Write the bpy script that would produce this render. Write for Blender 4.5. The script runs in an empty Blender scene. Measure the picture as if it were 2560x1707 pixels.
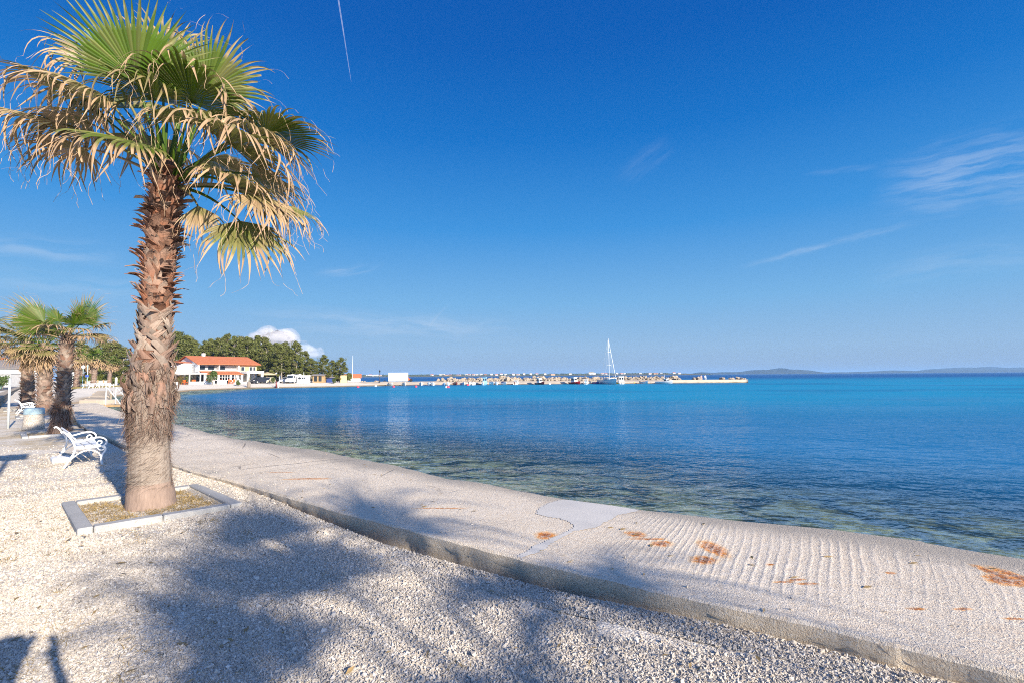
import bpy, math, random
import numpy as np
from mathutils import Vector, Matrix, noise

R = math.radians
rng = random.Random(7)
scene = bpy.context.scene
COL = scene.collection

# ------------------------------------------------------------------ camera
EYE = Vector((0, 0, 1.7))
FPX = 1250.0                       # focal length in pixels of a 2560 px wide frame
PITCH = math.atan(84.5 / FPX)
ROLL = R(0.41)
fwd = Vector((0, math.cos(PITCH), math.sin(PITCH)))
up0 = Vector((0, -math.sin(PITCH), math.cos(PITCH)))
rt0 = Vector((1, 0, 0))
rt = math.cos(ROLL) * rt0 - math.sin(ROLL) * up0
up = math.cos(ROLL) * up0 + math.sin(ROLL) * rt0
cam = bpy.data.cameras.new('camera')
cam.sensor_width = 36.0
cam.lens = FPX / 2560 * 36
cam.clip_start = 0.05
cam.clip_end = 80000
camo = bpy.data.objects.new('camera', cam)
COL.objects.link(camo)
M = Matrix((rt, up, -fwd)).transposed().to_4x4()
M.translation = EYE
camo.matrix_world = M
scene.camera = camo


def ray(u, v):
    return rt * ((u - 1280) / FPX) + up * ((853.5 - v) / FPX) + fwd


def gp(u, v, z=0.0):
    """ground survey: where a line of sight meets the level z"""
    d = ray(u, v)
    return EYE + d * ((z - EYE.z) / d.z)


def at(u, v, D):
    """survey: the point at distance D ahead"""
    d = ray(u, v)
    return EYE + d * (D / d.y)


# ------------------------------------------------------------------ mesh builder
class MB:
    def __init__(self):
        self.v = []
        self.f = []
        self.m = []
        self.tone = []
        self.dry = []
        self.smooth = []

    def vert(self, p, tone=0.5, dry=0.0):
        self.v.append((p[0], p[1], p[2]))
        self.tone.append(tone)
        self.dry.append(dry)
        return len(self.v) - 1

    def face(self, idx, mat=0, smooth=False):
        self.f.append(tuple(idx))
        self.m.append(mat)
        self.smooth.append(smooth)

    def poly(self, pts, mat=0, tone=0.5, dry=0.0, smooth=False):
        self.face([self.vert(p, tone, dry) for p in pts], mat, smooth)

    def box(self, c, s, mat=0, X=Vector((1, 0, 0)), Y=Vector((0, 1, 0)), Z=Vector((0, 0, 1)), tone=0.5, bev=0.0):
        c = Vector(c)
        hx, hy, hz = s[0] / 2, s[1] / 2, s[2] / 2
        if bev <= 0:
            ix = [self.vert(c + X * (a * hx) + Y * (b * hy) + Z * (d * hz), tone)
                  for a in (-1, 1) for b in (-1, 1) for d in (-1, 1)]
            for q in ((0, 1, 3, 2), (4, 6, 7, 5), (0, 4, 5, 1), (2, 3, 7, 6), (0, 2, 6, 4), (1, 5, 7, 3)):
                self.face([ix[k] for k in q], mat)
        else:
            b_ = min(bev, hx * .9, hy * .9, hz * .9)
            idx = {}
            for a in (-1, 1):
                for b in (-1, 1):
                    for d in (-1, 1):
                        idx[a, b, d, 0] = self.vert(c + X * (a * hx) + Y * (b * (hy - b_)) + Z * (d * (hz - b_)), tone)
                        idx[a, b, d, 1] = self.vert(c + X * (a * (hx - b_)) + Y * (b * hy) + Z * (d * (hz - b_)), tone)
                        idx[a, b, d, 2] = self.vert(c + X * (a * (hx - b_)) + Y * (b * (hy - b_)) + Z * (d * hz), tone)
            sq = ((-1, -1), (1, -1), (1, 1), (-1, 1))
            for s_ in (-1, 1):
                o = lambda l: l if s_ > 0 else l[::-1]
                self.face(o([idx[s_, p, q, 0] for p, q in sq]), mat)
                self.face(o([idx[q, s_, p, 1] for p, q in sq]), mat)
                self.face(o([idx[p, q, s_, 2] for p, q in sq]), mat)
            for s1 in (-1, 1):
                for s2 in (-1, 1):
                    self.face([idx[s1, s2, -1, 0], idx[s1, s2, 1, 0], idx[s1, s2, 1, 1], idx[s1, s2, -1, 1]], mat)
                    self.face([idx[-1, s1, s2, 1], idx[1, s1, s2, 1], idx[1, s1, s2, 2], idx[-1, s1, s2, 2]], mat)
                    self.face([idx[s1, -1, s2, 0], idx[s1, 1, s2, 0], idx[s1, 1, s2, 2], idx[s1, -1, s2, 2]], mat)
            for a in (-1, 1):
                for b in (-1, 1):
                    for d in (-1, 1):
                        self.face([idx[a, b, d, k] for k in range(3)], mat)

    def tube(self, pts, r, n=8, mat=0, tone=0.5, cap=True, smooth=True, dry=0.0):
        pts = [Vector(p) for p in pts]
        if not hasattr(r, '__len__'):
            r = [r] * len(pts)
        if not hasattr(tone, '__len__'):
            tone = [tone] * len(pts)
        t0 = (pts[1] - pts[0]).normalized()
        a = t0.orthogonal().normalized()
        rings = []
        for i, p in enumerate(pts):
            t = (pts[min(i + 1, len(pts) - 1)] - pts[max(i - 1, 0)])
            t = t.normalized() if t.length > 1e-9 else t0
            a = (a - t * a.dot(t))
            a = a.normalized() if a.length > 1e-6 else t.orthogonal().normalized()
            b = t.cross(a)
            rings.append([self.vert(p + (a * math.cos(2 * math.pi * k / n) + b * math.sin(2 * math.pi * k / n)) * r[i], tone[i], dry)
                          for k in range(n)])
        for i in range(len(rings) - 1):
            for k in range(n):
                self.face((rings[i][k], rings[i][(k + 1) % n], rings[i + 1][(k + 1) % n], rings[i + 1][k]), mat, smooth)
        if cap:
            self.face(rings[0][::-1], mat)
            self.face(rings[-1], mat)

    def lathe(self, prof, c=(0, 0, 0), n=16, mat=0, tone=0.5, smooth=True):
        """prof: (radius, z) pairs from the bottom up"""
        rings = []
        for r_, z in prof:
            rings.append([self.vert((c[0] + r_ * math.cos(2 * math.pi * k / n), c[1] + r_ * math.sin(2 * math.pi * k / n), c[2] + z), tone)
                          for k in range(n)])
        for i in range(len(rings) - 1):
            for k in range(n):
                self.face((rings[i][k], rings[i][(k + 1) % n], rings[i + 1][(k + 1) % n], rings[i + 1][k]), mat, smooth)
        self.face(rings[0][::-1], mat)
        self.face(rings[-1], mat)

    def prism(self, outline, h, mat=0, O=Vector((0, 0, 0)), X=Vector((1, 0, 0)), Y=Vector((0, 1, 0)), Z=Vector((0, 0, 1)), tone=0.5):
        a = [self.vert(O + X * p[0] + Y * p[1], tone) for p in outline]
        b = [self.vert(O + X * p[0] + Y * p[1] + Z * h, tone) for p in outline]
        n = len(a)
        self.face(a[::-1], mat)
        self.face(b, mat)
        for k in range(n):
            self.face((a[k], a[(k + 1) % n], b[(k + 1) % n], b[k]), mat)

    def ellipsoid(self, c, s, nu=12, nv=8, mat=0, tone=0.5, jit=0.0, seed=0):
        c = Vector(c)
        rows = []
        for j in range(nv + 1):
            th = math.pi * j / nv
            row = []
            for i in range(nu):
                ph = 2 * math.pi * i / nu
                d = Vector((math.sin(th) * math.cos(ph), math.sin(th) * math.sin(ph), math.cos(th)))
                k = 1 + jit * noise.noise(d * 1.7 + Vector((seed * 3.1, seed * 1.7, 0)))
                row.append(self.vert((c.x + d.x * s[0] * k, c.y + d.y * s[1] * k, c.z + d.z * s[2] * k), tone))
            rows.append(row)
        for j in range(nv):
            for i in range(nu):
                self.face((rows[j][i], rows[j + 1][i], rows[j + 1][(i + 1) % nu], rows[j][(i + 1) % nu]), mat, True)

    def mesh(self, name, mats):
        me = bpy.data.meshes.new(name)
        me.from_pydata(self.v, [], self.f)
        for m_ in (mats if isinstance(mats, (list, tuple)) else [mats]):
            me.materials.append(m_)
        if self.f:
            me.polygons.foreach_set('material_index', self.m)
            me.polygons.foreach_set('use_smooth', self.smooth)
        for nm, arr in (('tone', self.tone), ('dry', self.dry)):
            at_ = me.attributes.new(nm, 'FLOAT', 'POINT')
            at_.data.foreach_set('value', arr)
        me.update()
        return me

    def build(self, name, mats, parent=None):
        o = bpy.data.objects.new(name, self.mesh(name, mats))
        COL.objects.link(o)
        if parent:
            o.parent = parent
        return o


def tag(o, label, cat, group=None, kind=None):
    if label:
        o['label'] = label
    if cat:
        o['category'] = cat
    if group:
        o['group'] = group
    if kind:
        o['kind'] = kind
    return o


def thing(name, label, cat, loc=(0, 0, 0), rz=0.0, group=None):
    o = bpy.data.objects.new(name, None)
    o.empty_display_size = 0.2
    COL.objects.link(o)
    o.location = loc
    o.rotation_euler = (0, 0, rz)
    return tag(o, label, cat, group)


def dup(root, loc=None, rz=None, label=None, group=None, sc=None):
    def cp(o, par):
        c = o.copy()
        COL.objects.link(c)
        if par:
            c.parent = par
        for ch in list(KIDS.get(o.name, [])) or [x for x in bpy.data.objects if x.parent == o]:
            cp(ch, c)
        return c
    r = cp(root, None)
    if loc is not None:
        r.location = loc
    if rz is not None:
        r.rotation_euler = (0, 0, rz)
    if sc is not None:
        r.scale = sc if hasattr(sc, '__len__') else (sc, sc, sc)
    if label:
        r['label'] = label
    if group:
        r['group'] = group
    return r


KIDS = {}


def catmull(pts, n=8):
    pts = [Vector(p) for p in pts]
    out = []
    for i in range(len(pts) - 1):
        p0 = pts[max(i - 1, 0)]
        p1 = pts[i]
        p2 = pts[i + 1]
        p3 = pts[min(i + 2, len(pts) - 1)]
        for k in range(n):
            t = k / n
            out.append(0.5 * ((2 * p1) + (p2 - p0) * t + (2 * p0 - 5 * p1 + 4 * p2 - p3) * t * t + (3 * p1 - p0 - 3 * p2 + p3) * t ** 3))
    out.append(pts[-1])
    return out


# ------------------------------------------------------------------ materials
class NT:
    def __init__(self, name):
        self.mat = bpy.data.materials.new(name)
        self.mat.use_nodes = True
        self.t = self.mat.node_tree
        self.t.nodes.clear()
        self.out = self.t.nodes.new('ShaderNodeOutputMaterial')

    def n(self, typ, ins=None, **kw):
        nd = self.t.nodes.new(typ)
        for k, v in kw.items():
            setattr(nd, k, v)
        for k, v in (ins or {}).items():
            self.set(nd.inputs[k], v)
        return nd

    def set(self, sock, v):
        if isinstance(v, bpy.types.NodeSocket):
            self.t.links.new(v, sock)
        elif hasattr(v, 'outputs'):
            self.t.links.new(v.outputs[0], sock)
        else:
            if sock.type == 'RGBA' and len(v) == 3:
                v = (*v, 1)
            sock.default_value = v

    def math(self, op, a, b=0.0, c=None, clamp=False):
        nd = self.n('ShaderNodeMath', operation=op, use_clamp=clamp)
        self.set(nd.inputs[0], a)
        self.set(nd.inputs[1], b)
        if c is not None:
            self.set(nd.inputs[2], c)
        return nd.outputs[0]

    def mix(self, f, a, b, typ='MIX'):
        nd = self.n('ShaderNodeMix', data_type='RGBA', blend_type=typ)
        self.set(nd.inputs[0], f)
        self.set(nd.inputs[6], a)
        self.set(nd.inputs[7], b)
        return nd.outputs[2]

    def noise(self, vec, scale, detail=4, rough=0.55, dist=0.0):
        nd = self.n('ShaderNodeTexNoise', {'Scale': scale, 'Detail': detail, 'Roughness': rough, 'Distortion': dist})
        if vec is not None:
            self.set(nd.inputs['Vector'], vec)
        return nd.outputs[0]

    def ramp(self, f, stops, interp='LINEAR'):
        nd = self.n('ShaderNodeValToRGB')
        nd.color_ramp.interpolation = interp
        el = nd.color_ramp.elements
        while len(el) < len(stops):
            el.new(0.5)
        for e, (p, c) in zip(el, stops):
            e.position = p
            e.color = (*c, 1) if hasattr(c, '__len__') else (c, c, c, 1)
        self.set(nd.inputs[0], f)
        return nd.outputs[0]

    def rng(self, v, a, b, c=0.0, d=1.0, smooth=True):
        nd = self.n('ShaderNodeMapRange', {'From Min': a, 'From Max': b, 'To Min': c, 'To Max': d}, clamp=True,
                    interpolation_type='SMOOTHSTEP' if smooth else 'LINEAR')
        self.set(nd.inputs['Value'], v)
        return nd.outputs[0]

    def attr(self, name):
        return self.n('ShaderNodeAttribute', attribute_name=name).outputs['Fac']

    def pos(self):
        return self.n('ShaderNodeNewGeometry').outputs['Position']

    def obj(self):
        return self.n('ShaderNodeTexCoord').outputs['Object']

    def map(self, vec, scale=(1, 1, 1), loc=(0, 0, 0), rot=(0, 0, 0)):
        return self.n('ShaderNodeMapping', {'Vector': vec, 'Scale': scale, 'Location': loc, 'Rotation': rot}).outputs[0]

    def bump(self, h, strength=0.5, dist=0.02, normal=None):
        nd = self.n('ShaderNodeBump', {'Height': h, 'Strength': strength, 'Distance': dist})
        if normal is not None:
            self.set(nd.inputs['Normal'], normal)
        return nd.outputs[0]

    def pbr(self, color, rough=0.7, normal=None, metal=0.0, spec=0.4):
        nd = self.n('ShaderNodeBsdfPrincipled', {'Base Color': color, 'Roughness': rough, 'Metallic': metal,
                                                 'Specular IOR Level': spec})
        if normal is not None:
            self.set(nd.inputs['Normal'], normal)
        return nd.outputs[0]

    def done(self, shader):
        self.t.links.new(shader, self.out.inputs['Surface'])
        return self.mat


def paint(name, col, rough=0.5, var=0.15, scale=3.0, metal=0.0, bump=0.0, bscale=40):
    """a plain painted or stained surface with a little wear"""
    t = NT(name)
    p = t.obj()
    f = t.noise(p, scale, 5, 0.6)
    c = t.mix(t.rng(f, 0.3, 0.75), tuple(x * (1 - var) for x in col), tuple(min(1, x * (1 + var * .5)) for x in col))
    nrm = t.bump(t.noise(p, bscale, 3), bump, 0.01) if bump else None
    return t.done(t.pbr(c, rough, nrm, metal))


MAT = {}


def leafmat(name, green, tan, trans=0.3):
    """leaf: green to dry tan by the vertex attribute 'dry', lightness by 'tone'"""
    t = NT(name)
    g = t.mix(t.attr('tone'), tuple(x * 0.6 for x in green), tuple(min(1, x * 1.45) for x in green))
    d = t.mix(t.attr('tone'), tuple(x * 0.55 for x in tan), tuple(min(1, x * 1.2) for x in tan))
    c = t.mix(t.attr('dry'), g, d)
    pb = t.pbr(c, 0.5, None, 0, 0.35)
    tr = t.n('ShaderNodeBsdfTranslucent', {'Color': t.mix(0.5, c, (0.25, 0.3, 0.02), 'MIX')}).outputs[0]
    mx = t.n('ShaderNodeMixShader', {0: trans, 1: pb, 2: tr})
    return t.done(mx.outputs[0])


def mk_materials():
    # gravel, sand, seabed: the one ground sheet
    t = NT('ground')
    p = t.pos()
    sep = t.n('ShaderNodeSeparateXYZ', {0: p})
    z = sep.outputs[2]
    y = sep.outputs[1]
    vor = t.n('ShaderNodeTexVoronoi', {'Vector': p, 'Scale': 55.0, 'Randomness': 1.0})
    vor2 = t.n('ShaderNodeTexVoronoi', {'Vector': p, 'Scale': 24.0})
    stone = t.mix(t.n('ShaderNodeSeparateColor', {0: vor.outputs['Color']}).outputs[0], (0.62, 0.54, 0.43), (0.84, 0.76, 0.63))
    stone = t.mix(t.math('MULTIPLY', t.rng(vor.outputs['Distance'], 0.35, 0.75), .5), stone, (0.25, 0.21, 0.17))
    # dry-grass and dirt patches among the stones
    big = t.noise(p, 0.45, 5, 0.62)
    mid = t.noise(p, 3.2, 5, 0.7)
    leftness = t.rng(sep.outputs[0], -2.0, -6.5)
    dirtf = t.math('MULTIPLY', t.rng(t.math('ADD', big, t.math('MULTIPLY', mid, 0.55)), 0.72, 0.95), t.math('ADD', t.math('MULTIPLY', leftness, 0.75), 0.06))
    dirt = t.mix(mid, (0.34, 0.25, 0.13), (0.54, 0.43, 0.27))
    near = t.mix(dirtf, stone, dirt)
    # beach
    sandn = t.noise(p, 0.6, 6, 0.6)
    sand = t.mix(sandn, (0.58, 0.50, 0.39), (0.80, 0.73, 0.61))
    wet = t.rng(z, -0.22, -0.42)
    sand = t.mix(wet, sand, (0.36, 0.25, 0.13))
    land = t.mix(t.rng(y, 26.0, 40.0), near, sand)
    # seabed: pale stones, yellow weed, dark seagrass
    sv = t.n('ShaderNodeTexVoronoi', {'Vector': p, 'Scale': 5.0})
    sb = t.mix(t.n('ShaderNodeSeparateColor', {0: sv.outputs['Color']}).outputs[0], (0.26, 0.23, 0.10), (0.80, 0.72, 0.42))
    sb = t.mix(t.rng(t.noise(p, 0.9, 5, 0.65), 0.45, 0.58), sb, (0.06, 0.075, 0.05))
    under = t.rng(z, -0.42, -0.6)
    c = t.mix(under, land, sb)
    h = t.math('ADD', t.math('MULTIPLY', vor.outputs['Distance'], -1.0), t.math('MULTIPLY', vor2.outputs['Distance'], -0.6))
    nrm = t.bump(h, 0.5, 0.012)
    MAT['ground'] = t.done(t.pbr(c, 0.9, nrm, 0, 0.2))

    # loose stones
    t = NT('gravel_stone')
    tone = t.attr('tone')
    c = t.ramp(tone, [(0.0, (0.15, 0.125, 0.10)), (0.25, (0.32, 0.275, 0.225)), (0.6, (0.48, 0.425, 0.355)), (1.0, (0.66, 0.61, 0.54))])
    c = t.mix(0.35, c, t.noise(t.pos(), 90, 3), 'SOFT_LIGHT')
    MAT['stone'] = t.done(t.pbr(c, 0.85, None, 0, 0.25))

    # promenade concrete, in metres along (U) and across (V)
    t = NT('promenade_concrete')
    uv = t.n('ShaderNodeUVMap', uv_map='strip').outputs[0]
    p = t.pos()
    sp = t.n('ShaderNodeSeparateXYZ', {0: uv})
    U, V = sp.outputs[0], sp.outputs[1]
    base = t.mix(t.noise(p, 0.8, 6, 0.62), (0.58, 0.475, 0.36), (0.80, 0.69, 0.545))
    fine = t.noise(p, 85, 3, 0.7)
    fine2 = t.noise(p, 28, 4, 0.7)
    base = t.mix(0.30, base, t.ramp(fine, [(0.30, 0.2), (0.65, 0.78)]), 'OVERLAY')
    base = t.mix(0.25, base, t.ramp(fine2, [(0.35, 0.2), (0.65, 0.8)]), 'OVERLAY')
    # damp grey band along the sea edge, and a grimy inner edge
    edge = t.rng(t.math('ADD', V, t.math('MULTIPLY', t.noise(p, 1.3, 4), 0.55)), 1.85, 2.5)
    base = t.mix(t.math('MULTIPLY', edge, 0.75), base, (0.30, 0.27, 0.23))
    wn = t.noise(t.map(uv, (0.55, 1.6, 1)), 1.0, 5, 0.6)
    base = t.mix(t.math('MULTIPLY', t.rng(wn, 0.55, 0.72), 0.55), base, (0.34, 0.31, 0.27))
    # hair cracks
    cr = t.n('ShaderNodeTexVoronoi', {'Vector': t.mix(0.08, uv, t.n('ShaderNodeTexNoise', {'Vector': p, 'Scale': 2.0}).outputs['Color']), 'Scale': 0.55}, feature='DISTANCE_TO_EDGE')
    crk = t.math('MULTIPLY', t.rng(cr.outputs['Distance'], 0.012, 0.002), t.rng(t.noise(p, 0.7, 2), 0.5, 0.62))
    crk = t.math('MULTIPLY', crk, t.rng(U, 27.0, 29.5))
    base = t.mix(t.math('MULTIPLY', crk, 0.6), base, (0.15, 0.12, 0.10))
    # cast joints across the slab
    jn = t.math('ADD', U, t.math('MULTIPLY', t.noise(p, 3.0, 4), 0.08))
    joint = t.math('LESS_THAN', t.math('ABSOLUTE', t.math('SUBTRACT', t.math('MODULO', t.math('ADD', jn, 3.4), 5.6), 2.8)), 0.011)
    joint = t.math('MULTIPLY', joint, t.rng(U, 30.5, 31.0))
    base = t.mix(t.math('MULTIPLY', joint, 0.55), base, (0.14, 0.12, 0.10))
    # rust from the reinforcement, each at its own spot
    rn = t.n('ShaderNodeTexNoise', {'Vector': p, 'Scale': 5.5, 'Detail': 6, 'Roughness': 0.75}).outputs['Color']
    rnv = t.n('ShaderNodeVectorMath', {0: rn, 1: (0.5, 0.5, 0.5)}, operation='SUBTRACT').outputs[0]
    rust = None
    for (u, v, wx, wy, k) in RUST:
        q = gp(u, v, ZP)
        d = t.n('ShaderNodeVectorMath', {0: p, 1: (q.x, q.y, q.z)}, operation='SUBTRACT').outputs[0]
        d = t.n('ShaderNodeVectorMath', {0: rnv, 1: (k, k, 0.0), 2: d}, operation='MULTIPLY_ADD').outputs[0]
        d = t.n('ShaderNodeVectorMath', {0: d, 1: (1 / wx, 1 / wy, 0.0)}, operation='MULTIPLY').outputs[0]
        ln = t.n('ShaderNodeVectorMath', {0: d}, operation='LENGTH').outputs['Value']
        m_ = t.rng(ln, 1.7, 0.1)
        rust = m_ if rust is None else t.math('MAXIMUM', rust, m_)
    rc = t.ramp(t.math('MULTIPLY', rust, t.math('ADD', t.noise(p, 30, 4, 0.7), 0.45)), [(0.0, (0.84, 0.54, 0.24)), (0.25, (0.84, 0.41, 0.06)), (0.55, (0.74, 0.26, 0.02)), (0.8, (0.46, 0.13, 0.015)), (1.0, (0.18, 0.05, 0.012))])
    base = t.mix(t.math('MULTIPLY', t.rng(rust, 0.03, 0.75, 0, 0.95), t.rng(t.noise(p, 22, 5, 0.75), 0.36, 0.56, 0.25, 1.0)), base, rc)
    # raked ridges running across the slab on the near stretch
    ph = t.math('ADD', t.math('MULTIPLY', U, 15 * 2 * math.pi), t.math('MULTIPLY', t.noise(t.map(uv, (1.1, 0.5, 1)), 1.2, 4), 17.0))
    sl = t.math('ADD', ph, t.math('MULTIPLY', V, 5.0))
    rid = t.math('POWER', t.math('ADD', t.math('MULTIPLY', t.math('SINE', sl), 0.5), 0.5), 3.0)
    rm = t.math('MULTIPLY', t.math('MULTIPLY', t.rng(U, 27.2, 25.8), t.rng(V, 2.15, 1.75)), t.rng(V, 0.25, 0.6))
    rm = t.math('MULTIPLY', rm, t.rng(t.noise(t.map(uv, (0.9, 0.7, 1)), 1.0, 3), 0.38, 0.62, 0.3, 1.0))
    rid = t.math('MULTIPLY', rid, rm)
    base = t.mix(t.math('MULTIPLY', rid, 0.25), base, (0.74, 0.68, 0.60))
    hh = t.math('ADD', t.math('MULTIPLY', rid, 0.42), t.math('ADD', t.math('MULTIPLY', fine2, 0.9), t.math('MULTIPLY', fine, 1.2)))
    hh = t.math('SUBTRACT', hh, t.math('MULTIPLY', crk, 0.8))
    MAT['concrete'] = t.done(t.pbr(base, 0.9, t.bump(hh, 0.8, 0.016), 0, 0.2))

    t = NT('fresh_cement')
    p = t.pos()
    c = t.mix(t.noise(p, 2.0, 5, 0.6), (0.42, 0.39, 0.345), (0.68, 0.64, 0.575))
    MAT['cement'] = t.done(t.pbr(c, 0.85, t.bump(t.noise(p, 50, 4), 0.35, 0.01), 0, 0.25))

    t = NT('kerb_concrete')
    p = t.pos()
    c = t.mix(t.noise(p, 3.0, 6, 0.65), (0.29, 0.285, 0.27), (0.44, 0.43, 0.41))
    c = t.mix(0.4, c, t.ramp(t.noise(p, 120, 2), [(0.3, 0.25), (0.7, 0.75)]), 'OVERLAY')
    MAT['kerb'] = t.done(t.pbr(c, 0.9, t.bump(t.noise(p, 70, 4), 0.4, 0.01), 0, 0.2))

    # sea: reflecting surface over the tinted, partly clear body of water
    t = NT('sea_water')
    p = t.pos()
    dep = t.attr('tone')          # depth of the water, metres / 6
    sandy = t.attr('dry')         # pale sand below
    geo = t.n('ShaderNodeSeparateXYZ', {0: p})
    wp = t.map(p, (1.0, 1.35, 1.0), (0, 0, 0), (0, 0, R(10)))
    w1 = t.noise(wp, 1.7, 3, 0.55, 0.5)
    w2 = t.noise(wp, 5.0, 2, 0.5, 0.4)
    w3 = t.noise(t.map(p, (0.9, 1.5, 1.0), (3, 1, 0), (0, 0, R(-12))), 0.62, 2, 0.5, 0.4)
    w4 = t.noise(t.map(p, (0.8, 1.7, 1.0), (9, 4, 0), (0, 0, R(6))), 0.2, 2, 0.5)
    dist = t.n('ShaderNodeVectorMath', {0: p}, operation='LENGTH').outputs['Value']
    # gusts roughen some stretches more than others
    gust = t.rng(t.noise(t.map(p, (0.05, 0.12, 1)), 1.0, 3), 0.35, 0.65, 0.6, 1.35)
    hgt = t.math('ADD', t.math('MULTIPLY', w1, 0.36), t.math('ADD', t.math('MULTIPLY', w2, 0.085), t.math('ADD', t.math('MULTIPLY', w3, 0.36), t.math('MULTIPLY', w4, 0.3))))
    hgt = t.math('MULTIPLY', hgt, gust)
    nrm = t.bump(hgt, 1.0, 1.0)
    col = t.mix(sandy, (0.016, 0.155, 0.315), (0.004, 0.240, 0.395))
    pat = t.noise(t.map(p, (0.02, 0.05, 1)), 1.0, 4, 0.6)
    col = t.mix(t.math('MULTIPLY', t.rng(pat, 0.48, 0.62), 0.4), col, (0.008, 0.09, 0.22))
    far = t.rng(geo.outputs[1], 110.0, 320.0)
    col = t.mix(far, col, (0.003, 0.075, 0.23))
    body = t.n('ShaderNodeBsdfDiffuse', {'Color': col}).outputs[0]
    clear = t.n('ShaderNodeBsdfTransparent', {'Color': (0.82, 0.93, 0.88, 1)}).outputs[0]
    under = t.n('ShaderNodeMixShader', {0: t.rng(dep, 0.075, 0.165, 0.96, 0.02), 1: body, 2: clear}).outputs[0]
    rgh = t.rng(dist, 6.0, 90.0, 0.05, 0.26)
    gl = t.n('ShaderNodeBsdfGlossy', {'Color': (0.80, 0.91, 1.0, 1), 'Roughness': rgh, 'Normal': nrm}).outputs[0]
    fr = t.n('ShaderNodeFresnel', {'IOR': 1.33, 'Normal': nrm}).outputs[0]
    MAT['water'] = t.done(t.n('ShaderNodeMixShader', {0: t.math('MINIMUM', t.math('MULTIPLY', fr, 0.9), t.rng(dist, 10.0, 90.0, 0.50, 0.30)), 1: under, 2: gl}).outputs[0])

    MAT['palm'] = leafmat('palm_leaf', (0.052, 0.098, 0.004), (0.42, 0.28, 0.165), 0.18)
    MAT['pine'] = leafmat('pine_needles', (0.105, 0.122, 0.022), (0.16, 0.12, 0.07), 0.15)
    MAT['shrub'] = leafmat('shrub_leaves', (0.075, 0.120, 0.030), (0.30, 0.06, 0.05), 0.2)
    MAT['drygrass'] = leafmat('dry_grass', (0.13, 0.13, 0.035), (0.40, 0.27, 0.12), 0.2)

    t = NT('palm_bark')
    p = t.obj()
    sep = t.n('ShaderNodeSeparateXYZ', {0: p})
    tone = t.attr('tone')
    dryv = t.attr('dry')
    st = t.noise(t.map(p, (22, 22, 3.0)), 1.0, 5, 0.7)
    st2 = t.noise(t.map(p, (60, 60, 5.0)), 1.0, 3, 0.7)
    grey = t.mix(st, (0.11, 0.088, 0.070), (0.36, 0.31, 0.26))
    red = t.mix(st, (0.13, 0.040, 0.020), (0.46, 0.21, 0.12))
    c = t.mix(dryv, grey, red)
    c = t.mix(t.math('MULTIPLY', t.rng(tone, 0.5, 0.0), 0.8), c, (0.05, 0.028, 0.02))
    c = t.mix(t.math('MULTIPLY', t.rng(tone, 0.5, 1.0), 0.6), c, (0.50, 0.42, 0.34))
    MAT['bark'] = t.done(t.pbr(c, 0.85, t.bump(t.math('ADD', st, t.math('MULTIPLY', st2, 0.5)), 0.7, 0.015), 0, 0.2))

    t = NT('pine_bark')
    p = t.pos()
    c = t.mix(t.noise(t.map(p, (3, 3, 0.6)), 1.0, 4), (0.16, 0.13, 0.11), (0.40, 0.35, 0.30))
    MAT['pinebark'] = t.done(t.pbr(c, 0.9))

    t = NT('roof_tiles')
    p = t.obj()
    sx = t.n('ShaderNodeSeparateXYZ', {0: p}).outputs
    w = t.math('SINE', t.math('MULTIPLY', sx[0], 2 * math.pi / 0.28))
    c = t.mix(t.noise(p, 1.5, 5, 0.7), (0.42, 0.12, 0.05), (0.66, 0.24, 0.11))
    c = t.mix(0.35, c, t.ramp(t.noise(p, 9, 2), [(0.35, 0.2), (0.65, 0.8)]), 'OVERLAY')
    MAT['tiles'] = t.done(t.pbr(c, 0.8, t.bump(w, 0.8, 0.05), 0, 0.25))

    t = NT('rock')
    p = t.obj()
    c = t.mix(t.noise(p, 2.2, 6, 0.65), (0.22, 0.17, 0.115), (0.50, 0.43, 0.34))
    MAT['rock'] = t.done(t.pbr(c, 0.9, t.bump(t.noise(p, 5, 5), 0.6, 0.1), 0, 0.2))

    t = NT('quay_concrete')
    p = t.pos()
    z = t.n('ShaderNodeSeparateXYZ', {0: p}).outputs[2]
    c = t.mix(t.noise(p, 0.7, 6, 0.65), (0.36, 0.29, 0.21), (0.58, 0.50, 0.40))
    c = t.mix(t.rng(t.math('ADD', z, t.math('MULTIPLY', t.noise(p, 1.0, 3), 0.25)), -0.05, -0.3), c, (0.12, 0.085, 0.05))
    MAT['quay'] = t.done(t.pbr(c, 0.9, t.bump(t.noise(p, 6, 4), 0.4, 0.05), 0, 0.2))

    t = NT('far_land')
    p = t.pos()
    c = t.mix(t.noise(p, 0.02, 5, 0.7), (0.07, 0.075, 0.045), (0.17, 0.15, 0.10))
    MAT['farland'] = t.done(t.pbr(c, 1.0, None, 0, 0.0))

    t = NT('hill_scrub')
    c = t.mix(t.noise(t.pos(), 0.012, 5, 0.7), (0.025, 0.035, 0.035), (0.06, 0.065, 0.055))
    MAT['hill'] = t.done(t.pbr(c, 1.0, None, 0, 0.0))
    t = NT('white_paint_rusty')
    p = t.obj()
    z = t.n('ShaderNodeSeparateXYZ', {0: p}).outputs[2]
    f = t.math('MULTIPLY', t.rng(t.noise(p, 26, 5, 0.7), 0.58, 0.70), t.rng(z, 0.5, 0.05, 0.25, 1.0))
    f = t.math('MAXIMUM', f, t.math('MULTIPLY', t.rng(z, 0.05, 0.0), 0.8))
    c = t.mix(f, (0.80, 0.80, 0.78), (0.55, 0.33, 0.14))
    MAT['benchpaint'] = t.done(t.pbr(c, 0.45, None, 0, 0.4))

    t = NT('exposed_aggregate')
    p = t.obj()
    vv = t.n('ShaderNodeTexVoronoi', {'Vector': p, 'Scale': 60.0})
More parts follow.
